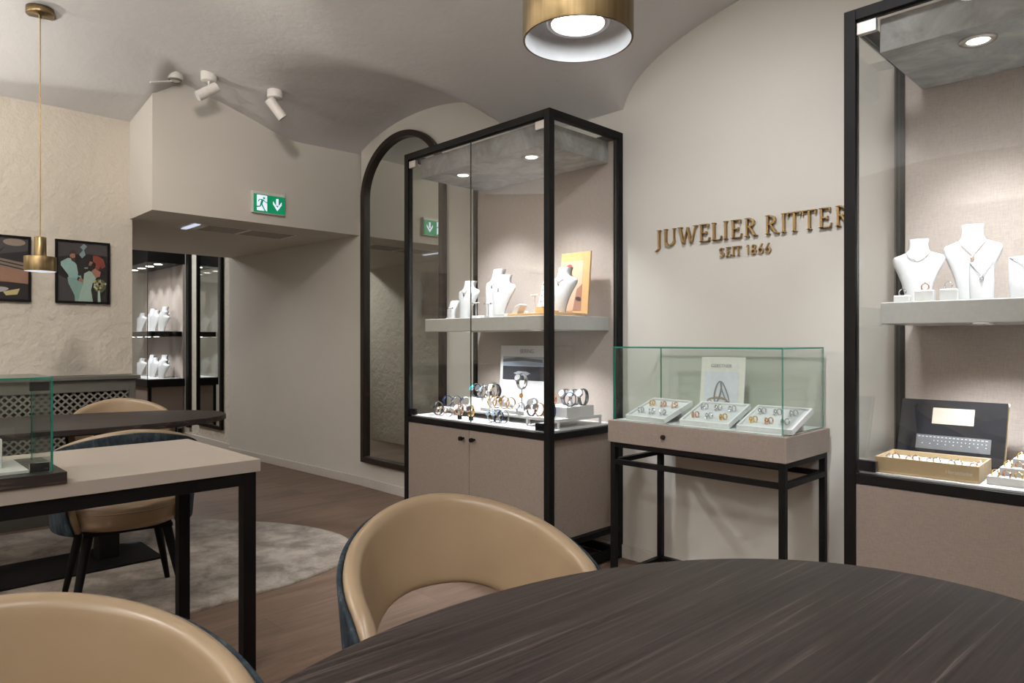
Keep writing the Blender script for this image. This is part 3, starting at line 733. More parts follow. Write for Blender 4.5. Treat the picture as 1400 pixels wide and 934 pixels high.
def watch_proto(strap, case, dial, r=.033, w=.019, cr=.0185):
    t = bpy.data.objects.new('wristwatch', None); COL.objects.link(t)
    n = 22; rings = []
    for i in range(n):
        a = 2*PI*i/n; c = Vector((0, r*.88*cos(a), r*1.05*sin(a)+r*1.05)); u = Vector((0, cos(a), sin(a)))
        rings.append([c+u*.0026*cos(q)+Vector((1, 0, 0))*(w/2)*sin(q) for q in [2*PI*k/8 for k in range(8)]])
    MB().loft(rings, loop=True).build('strap', M[strap], t, world=False)
    a = R(152); c = Vector((0, r*.90*cos(a), r*1.05*sin(a)+r*1.05)); u = Vector((0, cos(a), sin(a)))
    MB().cyl(c-u*.002, c+u*.0055, cr, cr*.94, 20).build('case', M[case], t, world=False)
    MB().cyl(c+u*.0053, c+u*.0061, cr*.80, cr*.80, 20).build('dial', M[dial], t, world=False)
    return t
WP = {}
def watch(x, y, z, rz, key, label, group, sc=1.0, tilt=0):
    strap, case, dial = key
    if key not in WP: WP[key] = watch_proto(strap, case, dial); o = WP[key]
    else: o = copy_tree(WP[key])
    o.location = (x, y, z); o.rotation_euler = (0, tilt, R(rz)); o.scale = (sc,)*3
    tag(o, label, 'watch', group)
gf = 'watches in the front row'; gm = 'gold watches on the stepped block'; gl = 'dark watches on the left riser'; gc = 'steel watches in the cluster'; gr = 'watches on the right riser'
Wt = [
 (-3.290, 2.60, Z0, -7, ('olive', 'olive', 'olive'), 'large dark grey bangle watch nearest the left glass', gf, 1.15),
 (-3.235, 2.575, Z0, -32, ('rose', 'rose', 'whitedial'), 'rose gold watch right after the large dark bangle', gf, .75),
 (-3.170, 2.585, Z0, -12, ('steel', 'rose', 'whitedial'), 'two-tone watch in the low left front row', gf, .75),
 (-3.110, 2.60, Z0, -42, ('rose', 'rose', 'rose'), 'rose gold watch before the dark navy row', gf, .75),
 (-3.025, 2.545, Z0+.022, 8, ('rose', 'rose', 'whitedial'), 'rose gold watch on the left black stub', gf, .95),
 (-2.925, 2.545, Z0+.022, 18, ('gold', 'rose', 'olive'), 'gold watch with dark dial on the right black stub', gf, .9),
 (-2.790, 2.585, Z0, -20, ('steel', 'steel', 'bluedial'), 'left of the three blue-grey steel watches at the front', gf, 1),
 (-2.745, 2.585, Z0, -20, ('navy', 'steel', 'bluedial'), 'middle of the three blue-grey watches at the front', gf, 1),
 (-2.700, 2.585, Z0, -20, ('steel', 'steel', 'navy'), 'right of the three blue-grey steel watches at the front', gf, 1),
 (-2.940, 2.72, .7972, -22, ('gold', 'gold', 'whitedial'), 'leftmost gold watch on the stepped block', gm, .95),
 (-2.895, 2.72, .7972, -22, ('rose', 'rose', 'whitedial'), 'rose gold watch second on the stepped block', gm, .95),
 (-2.835, 2.72, .7972, -22, ('gold', 'gold', 'gold'), 'all-gold watch third on the stepped block', gm, .95),
 (-2.785, 2.72, .7972, -22, ('rose', 'gold', 'whitedial'), 'two-tone gold watch fourth on the stepped block', gm, .95),
 (-3.395, 2.76, .7702, -22, ('navy', 'navy', 'navy'), 'all-navy watch at the left end of the left riser', gl, .95),
 (-3.355, 2.80, .7702, -22, ('olive', 'steel', 'whitedial'), 'dark strapped watch with white dial on the left riser', gl, .95),
 (-3.312, 2.76, .7702, -22, ('steel', 'steel', 'olive'), 'steel watch with dark dial on the left riser', gl, .9),
 (-3.270, 2.80, .7702, -22, ('whitedial', 'steel', 'navy'), 'white strapped watch with navy dial on the left riser', gl, .9),
 (-3.155, 2.68, .7352, -12, ('steel', 'steel', 'whitedial'), 'steel watch with white dial at the corner of the broad riser', gl, 1),
 (-3.200, 2.83, .8352, -12, ('olive', 'steel', 'teal'), 'dark watch with a bright turquoise dial', gc, 1.2),
 (-3.150, 2.83, .8352, -7, ('steel', 'steel', 'olive'), 'steel bangle watch right beside the turquoise dial', gc, 1.2),
 (-3.100, 2.82, .8352, -32, ('steel', 'steel', 'bluedial'), 'steel watch with light blue dial in the cluster', gc, 1.1),
 (-3.050, 2.85, .8352, -12, ('olive', 'steel', 'orange'), 'steel watch with a bright orange dial', gc, 1.25),
 (-3.090, 2.88, .8352, 8, ('steel', 'steel', 'whitedial'), 'steel watch with white dial behind the orange one', gc, 1.3),
 (-3.040, 2.80, .8352, -32, ('rose', 'steel', 'bluedial'), 'rose and steel watch at the front right of the cluster', gc, .8),
 (-2.655, 2.67, .7752, -2, ('steel', 'steel', 'whitedial'), 'steel mesh watch on the right end of the broad riser', gm, 1),
 (-2.535, 2.63, .7852, -12, ('olive', 'rose', 'olive'), 'black and rose gold watch left on the table riser', gr, .9),
 (-2.500, 2.655, .7852, -12, ('rose', 'rose', 'olive'), 'rose gold link watch with dark dial on the table riser', gr, 1),
 (-2.475, 2.73, .8402, -2, ('rose', 'rose', 'olive'), 'rose gold watch on the white block behind the black post', gr, .9),
 (-2.395, 2.64, .7852, 18, ('navy', 'steel', 'bluedial'), 'navy watch with blue dial just right of the black post', gr, 1),
 (-2.440, 2.80, .8402, -2, ('steel', 'rose', 'bluedial'), 'tall steel and rose watch at the back of the white block', gr, 1.2),
 (-2.395, 2.82, .8402, -2, ('steel', 'steel', 'bluedial'), 'pale steel watch between two others at the back right', gr, 1.2),
 (-2.355, 2.84, .8402, 3, ('olive', 'steel', 'bluedial'), 'dark and blue watch at the far right back corner', gr, 1.25),
 (-2.360, 2.74, .8402, -47, ('navy', 'navy', 'steel'), 'wide dark bracelet watch on the right edge of the block', gr, 1.05),
]
for (x, y, z, rz, key, lab, gp, sc) in Wt: watch(x, y, z, rz, key, lab, gp, sc)
for x, w_ in ((-3.025, 'rose gold watch at the left'), (-2.925, 'gold watch with dark dial')):
    block('watch_stub', f'small black block under the {w_}', 'display block', x, 2.545, Z0, .022, .016, .0215, 'black')
# tall watch on a post with a gold tag
t = thing('watch_stand', 'slim clear post with a gold tag in the middle of the watches', 'display stand', (-2.795, 2.82, .7752))
MB().box(-2.825, -2.765, 2.79, 2.85, .7752, .782).build('base', M['white'], t, bevel=.001)
b = MB().cyl((-2.795, 2.82, .782), (-2.795, 2.82, .905), .003); b.build('post', M['steel'], t)
MB().cyl((-2.795, 2.812, .868), (-2.795, 2.817, .868), .014).build('tag', M['gold'], t)
watch(-2.795, 2.82, .905, 5, ('steel', 'olive', 'steel'), 'steel skeleton watch raised on a post before the arctic card', gc, 1.3)
watch(-2.72, 2.84, .7752, 0, ('steel', 'steel', 'steel'), 'plain polished steel bangle right of the raised watch', gc, 1.15)

# ------------------------------------------------------------------ contents of the right cabinet
bust('shorter white necklace bust at the left of the right cabinet shelf', (-.737, 2.74, ZS), .235, .165, R(10), group=G2, wrap=.34)
necklace('rose gold chain with tiny beads worn by the shorter bust', (-.737, 2.74, ZS), .235, .165, R(10), 'rose', pend=False, drop=.13, top=.79, wrap=.34)
bust('taller white necklace bust in the right cabinet', (-.580, 2.78, ZS), .275, .175, R(10), group=G2, wrap=.34)
necklace('rose gold chain with round pendant on the taller bust', (-.580, 2.78, ZS), .275, .175, R(10), 'rose', drop=.20, top=.79, wrap=.34)
bust('narrow white pendant panel right of the taller bust', (-.532, 2.68, ZS), .130, .070, R(12), neck=False, name='pendant_stand', group='white pendant panels in the right cabinet')
necklace('long thin chain with grey drop on the narrow panel', (-.532, 2.68, ZS), .130, .070, R(12), 'steel', neck=False, drop=.36, top=.98)
bust('white pendant panel cut by the right edge of the picture', (-.415, 2.69, ZS), .140, .090, R(12), neck=False, name='pendant_stand', group='white pendant panels in the right cabinet')
necklace('thin chain with square pendant at the right edge of the shelf', (-.415, 2.69, ZS), .140, .090, R(12), 'steel', neck=False, drop=.22, top=.98)
for x, w_, h_, lab, gem in ((-.760, .050, .025, 'leftmost', True), (-.690, .058, .040, 'second', True), (-.620, .052, .041, 'third', True)):
    block('ring_block', f'{lab} white ring block on the right cabinet shelf', 'ring block', x, 2.655 if lab != 'third' else 2.66, ZS, w_, .045, h_, 'white', R(8), .004, 'white ring blocks in the right cabinet')
    put_ring('rose' if lab == 'second' else 'steel', (x, 2.655, ZS+h_-.002), R(75), 0, f'diamond ring standing in the {lab} white ring block', 'diamond rings on the white blocks', gem)
for x, y, lab in ((-.335, 2.72, 'tall'), (-.2, 2.76, 'wide')):
    bust(f'{lab} white bust beyond the right edge of the picture', (x, y, ZS), .25, .17, R(10), group=G2, wrap=.34)
# gold tray with its lid board
t = thing('jewellery_tray', 'open champagne gold jewellery tray on the floor of the right cabinet', 'jewellery tray', (-.66, 2.62, Z0), R(2))
b = MB()
tx0, tx1, ty0, ty1, th_ = -.152, .146, -.085, .125, .054
b.box(tx0, tx1, ty0, ty1, 0, .006); b.box(tx0, tx1, ty0, ty0+.006, .006, th_); b.box(tx0, tx1, ty1-.006, ty1, .006, th_)
b.box(tx0, tx0+.006, ty0+.006, ty1-.006, .006, th_); b.box(tx1-.006, tx1, ty0+.006, ty1-.006, .006, th_)
b.build('tray_box', M['goldbox'], t, bevel=.001, world=False)
MB().box(tx0+.007, tx1-.007, ty0+.007, ty1-.007, .0065, .036).build('cushion', M['bust'], t, world=False)
o = bpy.data.curves.new('lettering', 'FONT'); o.body = 'Herzstücke'; o.size = .016; o.extrude = .0003; o.materials.append(M['white'])
q = bpy.data.objects.new('lettering', o); COL.objects.link(q); text_mesh(q, t, Matrix.Translation((.055, ty0-.0004, .022)) @ Matrix.Rotation(R(90), 4, 'X'))
for k in range(5):
    for s in (0, 1):
        put_ring('rose' if (k+s) % 3 else 'steel', (-.66-.125+.062*k+.012*s, 2.60+.03*s, Z0+.030), R(70), 0, f'{("left","right")[s]} diamond ring of the {("first","second","third","fourth","fifth")[k]} pair in the gold tray', 'diamond rings in the gold tray', True)
t = thing('display_board', 'black glossy board with a cream text plate leaning behind the gold tray', 'display board', (-.64, 2.80, Z0))
T = TR((-.825, 2.80, Z0)) @ Matrix.Rotation(R(-20), 4, 'X')
MB().box(0, .33, 0, .014, 0, .245, 0, T).build('board', M['glossblack'], t, bevel=.001)
MB().box(-.002, .332, .0142, .018, 0, .247, 0, T).build('back_cover', M['goldbox'], t)
b = MB(); TT = T @ FX
P2(b, TT, rect(.105, .235, .155, .215), .0006, 0)
for k in range(5): P2(b, TT, rect(.13, .22, .168+.008*k, .170+.008*k), .0012, 1)
b.build('text_plate', [M['plate'], M['ink']], t)
b = MB(); P2(b, TT, rect(.06, .29, .06, .112), .0006, 0)
for k in range(18):
    P2(b, TT, rect(.066+.0122*k, .073+.0122*k, .1035, .1065), .0012, 1)
    if k > 3: P2(b, TT, ell(.069+.0122*k, .092, .0022, .0018, 8), .0012, 1)
    if k % 2: P2(b, TT, ell(.069+.0122*k, .080, .0022, .0018, 8), .0012, 1)
b.build('size_chart', [M['p_grey'], M['p_ice']], t)
# stepped white risers, speckled arch
for k, (x0, d, z) in enumerate(((-.495, 0, 0), (-.468, .035, 1), (-.440, .07, 2), (-.412, .105, 3))):
    nm = ('lowest', 'second', 'third', 'topmost')[k]
    hh = .026
    block('display_step', f'{nm} white step at the right edge of the right cabinet', 'display step', (x0-.18)/2, (2.56+d+2.80)/2, Z0+hh*k, (-.18-x0), 2.80-2.56-d, hh-.0003, 'white', 0, .001, 'white steps in the right cabinet')
    for s in range(3):
        put_ring(('gold', 'rose', 'gold')[s], (x0+.016+.03*s, 2.56+d+.016, Z0+hh*(k+1)-.004), R(60), R(20), f'{("left","middle","right")[s]} small gold ring on the {nm} white step', 'gold rings on the white steps')
b = MB(); pl = [(-.075, 0), (.075, 0)]+[(.075*cos(a), .15+.075*sin(a)*1.15) for a in [PI*i/16 for i in range(17)]]
b.prism(pl, Matrix(((1, 0, 0, 0), (0, 0, 1, 0), (0, 1, 0, 0), (0, 0, 0, 1))), .03)
o = b.build('speckled_arch', M['speckle'], None, bevel=.004, world=False); o.location = (-.372, 2.87, Z0); tag(o, 'dark brown speckled arch-shaped display stone behind the white steps', 'display stone')

# ------------------------------------------------------------------ arched wall mirror
t = thing('wall_mirror', 'tall arched mirror with dark bronze frame left of the watch cabinet', 'mirror', (-4.31, YW-.02, .205))
def arch(x0, x1, z0, zs, rise, n=40):
    cx = (x0+x1)/2; hw = (x1-x0)/2
    return [(x0, z0)]+[(cx-hw*cos(PI*i/n), zs+rise*sin(PI*i/n)) for i in range(n+1)]+[(x1, z0)]
ou = arch(-4.845, -3.785, .205, 2.33, .44); inn = arch(-4.80, -3.83, .25, 2.33, .395)
b = MB(); rings = []
for (ax, az), (bx_, bz) in zip(ou, inn): rings.append([(ax, YW-.002, az), (ax, YW-.045, az), (bx_, YW-.045, bz), (bx_, YW-.002, bz)])
b.loft(rings, loop=True, smooth=False); b.build('frame', M['bronze'], t, bevel=.003)
b = MB(); b.prism(inn, Matrix(((1, 0, 0, 0), (0, 0, 1, YW-.012), (0, 1, 0, 0), (0, 0, 0, 1))), .006); b.build('mirror_glass', M['mirror'], t)

# ------------------------------------------------------------------ exit sign
t = thing('exit_sign', 'lit green emergency exit sign with running figure on the bulkhead', 'sign', (-4.93, 2.284, 2.2))
MB().box(-4.9295, -4.90, 2.155, 2.410, 2.125, 2.285).build('housing', M['fixture'], t, bevel=.003)
TS = Matrix(((0, 0, 1, -4.8995), (1, 0, 0, 2.165), (0, 1, 0, 2.132), (0, 0, 0, 1)))
b = MB(); b.prism(rect(0, .240, 0, .130), TS, .004, 0)
def gp(poly, z, mi): b.prism([(x, y) for x, y in poly], TS @ Matrix.Translation((0, 0, z)), .0006, mi)
gp(rect(.022, .100, .010, .124), .0042, 1)
# figure (green) in the white doorway
def limb(x0, y0, x1, y1, w):
    d = Vector((x1-x0, y1-y0)); n = Vector((-d.y, d.x)).normalized()*w/2; return [(x0-n.x, y0-n.y), (x1-n.x, y1-n.y), (x1+n.x, y1+n.y), (x0+n.x, y0+n.y)]
gp(ell(.076, .104, .009, .009, 16), .005, 0)
for q in ((.066, .094, .054, .056, .018), (.068, .092, .088, .076, .007), (.088, .076, .102, .072, .007), (.062, .094, .040, .090, .007), (.040, .090, .032, .074, .007),
          (.058, .060, .070, .036, .010), (.070, .036, .084, .012, .009), (.052, .058, .046, .040, .010), (.046, .040, .018, .036, .009), (.08, .012, .092, .010, .007)): gp(limb(*q), .005, 0)
gp(rect(.170, .188, .062, .112), .0042, 1); gp([(.145, .092), (.145, .070), (.179, .022), (.213, .070), (.213, .092), (.179, .046)], .0042, 1)
b.build('panel', [M['sign_g'], M['sign_w']], t)
# soffit vent
t = thing('ceiling_vent', 'long white slot air vent set in the passage soffit', 'air vent', (-5.37, 2.3, 2.05))
b = MB(); b.box(-5.56, -5.26, 1.90, 2.70, 2.0505, 2.0548); b.build('vent_plate', M['fixture'], t)
b = MB()
for k in range(7): b.box(-5.53+k*.04, -5.515+k*.04, 1.99, 2.28, 2.047, 2.0504); b.box(-5.53+k*.04, -5.515+k*.04, 2.32, 2.67, 2.047, 2.0504)
b.build('grille', M['grille'], t)
MB().box(-5.56, -5.27, 1.885, 1.925, 2.046, 2.0504).build('lamp', M['sign_w'], t)

# ------------------------------------------------------------------ framed pictures
def picture(label, y0, y1, z0, z1, fn, mats):
    t = thing('framed_picture', label, 'picture', (XP+.001, (y0+y1)/2, z0))
    f = .014; b = MB(); X0, X1 = XP+.0005, XP+.022
    b.box(X0, X1, y0, y1, z1-f, z1); b.box(X0, X1, y0, y1, z0, z0+f); b.box(X0, X1, y0, y0+f, z0+f, z1-f); b.box(X0, X1, y1-f, y1, z0+f, z1-f)
    b.build('frame', M['black'], t)
    w, h = y1-y0-2*f, z1-z0-2*f
    T = Matrix(((0, 0, 1, XP+.006), (1, 0, 0, y0+f), (0, 1, 0, z0+f), (0, 0, 0, 1)))
    b = MB(); b.prism(rect(0, w, 0, h), T, .004, 0)
    def g(poly, z, mi): b.prism([(x*w, y*h) for x, y in poly], T @ Matrix.Translation((0, 0, .004+z*.0004)), .0004, mi)
    fn(g); b.build('print', mats, t)
def couple(g):
    # 0 black 1 dark grey 2 shirt 3 trousers 4 skin 5 dress 6 red hair 7 flowers 8 leaf 9 smoke 10 dark hair
    g([(0, 1), (1, 1), (1, .80), (.5, .82), (0, .74)], 1, 1); g([(0, 0), (.4, 0), (.36, .3), (.1, .4), (0, .45)], 1, 1)
    g([(.42, .80), (.5, .88), (.44, .93), (.52, .99), (.58, .95), (.52, .88), (.55, .80), (.48, .74)], 2, 9)
    g([(.30, .45), (.46, .44), (.52, .2), (.46, 0), (.34, 0), (.33, .1), (.21, .30), (.19, .40)], 3, 3)
    g([(.14, .70), (.20, .73), (.28, .72), (.37, .62), (.40, .48), (.38, .40), (.22, .40), (.20, .45), (.06, .60), (.06, .66)], 4, 2)
    g([(.07, .62), (.20, .46), (.40, .36), (.44, .42), (.27, .52), (.17, .66)], 5, 2)
    g([(.40, .42), (.55, .36), (.64, .35), (.64, .32), (.55, .30), (.38, .36)], 5, 4)
    g(ell(.29, .765, .055, .07), 4, 4); g([(.23, .78), (.22, .84), (.28, .87), (.36, .85), (.35, .81), (.27, .81)], 5, 10); g([(.24, .76), (.27, .69), (.32, .66), (.35, .72), (.34, .745), (.28, .73)], 5, 10)
    g([(.52, .48), (.62, .53), (.72, .50), (.78, .42), (.70, .34), (.66, .2), (.70, 0), (.40, 0), (.44, .15), (.50, .30)], 6, 5)
    g([(.66, .52), (.74, .58), (.86, .52), (.84, .44), (.76, .42)], 7, 4); g([(.58, .60), (.66, .62), (.70, .68), (.64, .70), (.58, .56)], 6, 4)
    g([(.70, .80), (.80, .80), (.92, .74), (.96, .62), (.88, .58), (.86, .62), (.80, .54), (.74, .58), (.76, .66), (.70, .70)], 8, 6)
    g(ell(.56, .575, .04, .012), 7, 9)
    random.seed(3)
    g(ell(.84, .28, .13, .12), 8, 8)
    for k in range(26): a = random.uniform(0, 6.28); r = random.uniform(0, 1); g(ell(.84+.14*r*cos(a), .31+.11*r*sin(a), .022, .02, 8), 9, 7 if k % 3 else 5)
    g([(.80, .2), (.84, .2), (.86, 0), (.80, 0)], 9, 5)
def hands(g):
    g([(0, 1), (1, 1), (1, .80), (0, .66)], 1, 1); g(ell(.25, .84, .16, .13), 2, 2); g(ell(.75, .93, .2, .06), 2, 2); g([(.2, .74), (.5, .80), (.6, .86), (.5, .76), (.3, .70)], 3, 0)
    for k in range(5): g([(-.0+.0*k, .50+.05*k), (.0, .53+.05*k), (1, .60+.06*k-.25), (1, .56+.06*k-.25)], 2, 3)
    g([(0, .52), (.35, .54), (.75, .50), (1, .46), (1, .26), (.6, .28), (0, .30)], 4, 4)
    for k in range(3): g([(0, .50-.07*k), (.5, .485-.055*k), (.5, .475-.055*k), (0, .485-.07*k)], 5, 6)
    g(ell(.42, .38, .02, .035), 6, 0)
    g([(0, .26), (.5, .22), (1, .27), (1, 0), (0, 0)], 3, 0); g(ell(.35, .14, .3, .05, 20, 0, .1), 5, 5); g([(.55, .12), (.85, .18), (.8, .08), (.6, .06)], 6, 7)
picture('framed photo of a bearded man and a red-haired bride, by the passage', 1.035, 1.358, 1.440, 1.866, couple,
        [M['p_bk'], M['p_bk2'], M['p_shirt'], M['p_trouser'], M['p_skin2'], M['p_dress'], M['p_red'], M['p_flower'], M['p_leaf'], M['p_smoke'], M['p_hair']])
picture('framed photo of a ringed hand on wooden boards at the left edge', .575, .900, 1.438, 1.862, hands,
        [M['p_bk'], M['p_bk2'], M['p_woodl'], M['p_wood'], M['p_hand'], M['p_steelc'], M['p_lip'], M['p_flower']])

# ------------------------------------------------------------------ radiator cover
t = thing('radiator_cover', 'grey green radiator cover with diamond lattice below the pictures', 'radiator cover', (-5.3, .5, 0))
MB().box(XP+.002, -5.19, -.6, 1.495, .925, .950).build('top', M['radiator'], t, bevel=.003)
b = MB(); b.box(XP+.002, -5.215, 1.43, 1.47, 0, .925); b.box(XP+.002, -5.215, -.58, -.54, 0, .925)
b.box(-5.245, -5.215, -.54, 1.43, .845, .925); b.box(-5.245, -5.215, -.54, 1.43, .0, .1)
for y in (.42,): b.box(-5.245, -5.215, y, y+.04, .1, .845)
b.build('body', M['radiator'], t, bevel=.002)
MB().box(-5.40, -5.36, -.53, 1.42, .1, .84).build('heater_panel', M['void'], t)
for y0, y1 in ((-.54, .42), (.46, 1.43)):
    b = MB(); s = .046; zz0, zz1 = .1, .845
    for sgn in (1, -1):
        k = -20
        while k < 60:
            c = y0+k*s; pts = []
            # line y = c + sgn*(z-zz0), clipped
            za, zb = zz0, zz1; ya, yb = c, c+sgn*(zb-za)
            def clip(ya, za, yb, zb):
                if ya > yb: ya, za, yb, zb = yb, zb, ya, za
                if yb <= y0 or ya >= y1: return None
                if ya < y0: za += (zb-za)*(y0-ya)/(yb-ya); ya = y0
                if yb > y1: zb = za+(zb-za)*(y1-ya)/(yb-ya); yb = y1
                return ya, za, yb, zb
            r = clip(ya, za, yb, zb)
            if r and r[2]-r[0] > .01:
                ya, za, yb, zb = r; d = Vector((0, yb-ya, zb-za)); n = Vector((0, -d.z, d.y)).normalized()*.0055
                x0, x1 = (-5.236, -5.230) if sgn > 0 else (-5.2299, -5.224)
                P = [(x0, ya-n.y, za-n.z), (x0, yb-n.y, zb-n.z), (x0, yb+n.y, zb+n.z), (x0, ya+n.y, za+n.z)]
                Q = [(x1, a_, b_) for _, a_, b_ in P]
                b.add(P+Q, [(0, 1, 2, 3), (4, 7, 6, 5), (0, 4, 5, 1), (1, 5, 6, 2), (2, 6, 7, 3), (3, 7, 4, 0)])
            k += 1
    b.build('lattice', M['lattice'], t)

# ------------------------------------------------------------------ rug
pts = [(-4.70, 1.66), (-4.46, 1.86), (-4.17, 2.05), (-3.86, 2.16), (-3.56, 2.15), (-3.27, 1.96), (-3.14, 1.62), (-3.12, 1.35), (-3.10, 1.05), (-3.14, .5), (-3.4, -.05), (-3.9, -.35), (-4.5, -.32), (-4.95, .05), (-5.1, .6), (-5.02, 1.2)]
def catmull(p, n=8):
    o = []; m = len(p)
    for i in range(m):
        a, b_, c, d = [Vector(p[(i+k) % m]) for k in (-1, 0, 1, 2)]
        for k in range(n):
            s = k/n; o.append(.5*((2*b_)+(c-a)*s+(2*a-5*b_+4*c-d)*s*s+(3*b_-a-3*c+d)*s**3))
    return o
rp = catmull(pts); b = MB(); cx, cy = -4.1, .95
rings = []
for s, z in ((1, .0005), (1.0, .010), (.992, .014), (.5, .0141), (.02, .0141)): rings.append([(cx+(p.x-cx)*s, cy+(p.y-cy)*s, z) for p in rp])
b.loft(rings, cap=False); o = b.build('rug', M['rug']); tag(o, 'silver grey pebble-shaped rug under the far table', 'rug')

# ------------------------------------------------------------------ tables
def oval_table(label, cx, cy, ax, ay, rot, n=2.0, zt=.75, thick=.034, base=None, cols=(), z0=0, grp='oval dark wood tables', woodmat='darkwood'):
    t = thing('oval_table', label, 'table', (cx, cy, z0), group=grp)
    b = MB(); rings = []
    for s, z in ((.0, zt-thick), (.965, zt-thick), (.985, zt-thick+.002), (1, zt-thick+.008), (1, zt-.004), (.996, zt), (.0, zt)):
        rg = []
        for i in range(96):
            a = 2*PI*i/96; x = ax*s*math.copysign(abs(cos(a))**(2/n), cos(a)); y = ay*s*math.copysign(abs(sin(a))**(2/n), sin(a))
            rg.append((cx+x*cos(rot)-y*sin(rot), cy+x*sin(rot)+y*cos(rot), z))
        rings.append(rg)
    b.loft(rings, cap=False, smooth=False); b.build('tabletop', M[woodmat], t)
    if base:
        x0, x1, y0, y1 = base; b = MB().box(x0, x1, y0, y1, z0, z0+.012); b.build('base_plate', M['black'], t, bevel=.003)
        for x, y in cols: MB().box(x-.05, x+.05, y-.05, y+.05, z0+.012, zt-thick-.006).build('column', M['black'], t, bevel=.003)
        MB().box(x0+.1, x1-.1, y0+.1, y1-.1, zt-thick-.006, zt-thick).build('mounting_plate', M['black'], t)
    return t
oval_table('dark wood oval table filling the foreground', -.34, .69, .53, .735, 0, 2.0, base=(-.56, -.12, .35, 1.05), cols=((-.34, .5), (-.34, .9)))
RZ = .0142
oval_table('dark wood oval table standing on the grey rug', -4.33, .70, .44, .985, R(-6), 2.35, base=(-4.37, -3.95, .15, 1.25), cols=((-4.16, .45), (-4.16, 1.03)), z0=RZ)
# pale console table with black frame
t = thing('console_table', 'pale topped rectangular table with black steel frame, glass box on it', 'table', (-2.72, .2, 0))
ux0, ux1, uy0, uy1 = -3.10, -2.385, -.65, 1.08
MB().box(ux0, ux1, uy0, uy1, .716, .76).build('tabletop', M['stone'], t, bevel=.002)
fr = .045; fx0, fx1, fy0, fy1 = ux0+.012, ux1-.012, uy0+.012, uy1-.012
b = MB()
for x in (fx0, fx1-fr): b.box(x, x+fr, fy0+fr, fy1-fr, .671, .716)
for y in (fy0, fy1-fr): b.box(fx0+fr, fx1-fr, y, y+fr, .671, .716)
b.build('apron', M['black'], t, bevel=.001)
for x in (fx0, fx1-fr):
    for y in (fy0, fy1-fr): MB().box(x, x+fr, y, y+fr, 0, .716).build('leg', M['black'], t, bevel=.001)

# ------------------------------------------------------------------ tub chairs
def chair_proto():
    t = bpy.data.objects.new('tub_chair', None); COL.objects.link(t)
    A = 128.0; N = 84
    def rim(a):  # height of the rim
        q = abs(a)/105; z = .80-.165*min(q, 1.0)**1.65
        if abs(a) > 92: z -= .20*((abs(a)-92)/36)**1.3
        return z
    def low(a):
        q = abs(a)/66.0
        return .365 if q >= 1 else .365+(.578-.365)*(1-q**2.6)**.55
    def rad(z):
        s = max(0, min(1, (z-.36)/.44)); return .262+.036*s
    def pt(a, z, off):
        # the side panels sweep in under the seat below the opening
        a -= math.copysign(19*max(0, min(1, (.50-z)/.13))*max(0, 1-abs(abs(a)-66)/42), a)
        r = rad(z)+off; th = R(a)
        x = r*1.0*sin(th); y = -r*1.02*cos(th)
        if abs(a) > 90: y = r*sin(R(abs(a)-90))*1.15; x = math.copysign(r*(1-.09*((abs(a)-90)/38)**2), a)
        return (x, y, z)
    def shell(o0, o1, dz_top, dz_low, amax):
        b = MB(); rings = []
        for i in range(N+1):
            a = -amax+2*amax*i/N; zt = rim(a)-dz_top; zb = low(a)+dz_low
            e = min(1, (amax-abs(a))/5.0)                    # round off the front ends
            zb = zb; mid = (o0+o1)/2; hw = (o1-o0)/2*(.35+.65*math.sqrt(e)) ; zt = zt-.02*(1-e)
            ring = []; K = 12; cap = hw
            for k in range(K+1): s = k/K; ring.append(pt(a, zb+cap+(zt-cap-zb-cap)*s, mid-hw))
            for k in range(1, 6): q = PI*k/6; ring.append(pt(a, zt-cap+cap*sin(q), mid-hw*cos(q)))
            for k in range(K+1): s = 1-k/K; ring.append(pt(a, zb+cap+(zt-cap-zb-cap)*s, mid+hw))
            for k in range(1, 6): q = PI*k/6; ring.append(pt(a, zb+cap-cap*sin(q), mid+hw*cos(q)))
            rings.append(ring)
        return b.loft(rings)
    shell(-.034, .004, 0, 0, A).build('backrest', M['leather'], t, world=False)
    shell(.0045, .016, .012, -.004, A-.5).build('outer_shell', M['velvet'], t, world=False)
    # seat cushion
    b = MB(); rings = []
    for s, z in ((.0, .362), (.90, .362), (.97, .370), (1, .392), (1, .43), (.985, .448), (.95, .460), (.85, .468), (.5, .472), (0, .473)):
        rg = []
        for i in range(56):
            a = 2*PI*i/56; n = 2.5
            rg.append((.218*s*math.copysign(abs(cos(a))**(2/n), cos(a)), .015+.228*s*math.copysign(abs(sin(a))**(2/n), sin(a)), z))
        rings.append(rg)
    st = b.loft(rings, cap=False).build('seat', M['leather'], t, world=False)
    pp = [(.2135*math.copysign(abs(cos(a))**.8, cos(a)), .015+.2265*math.copysign(abs(sin(a))**.8, sin(a)), .437) for a in [2*PI*i/56 for i in range(56)]]
    MB().tube(pp, .003, 6, loop=True).build('piping', M['leather'], st, world=False)
    MB().box(-.17, .17, -.16, .18, .345, .3615).build('seat_frame', M['black'], t, world=False)
    for sx in (-1, 1):
        for sy in (-1, 1):
            MB().cyl((sx*.15, .01+sy*.14, .3448), (sx*.215, .01+sy*.215, 0), .021, .012, 16).build('leg', M['black'], t, world=False)
    return t
CP = chair_proto()
chairs = [  # x, y, facing angle (direction of the open front), z, label
 (-1.09, .985, -14, 0, 'beige leather tub chair with open lower back, right behind the foreground table'),
 (-.99, .165, 5, 0, 'beige leather tub chair cut by the bottom left corner'),
 (-3.43, .92, 172, RZ, 'tub chair showing its dark blue velvet back behind the pale table'),
 (-4.69, 1.25, -12, RZ, 'beige tub chair on the far side of the rug table, before the radiator')]
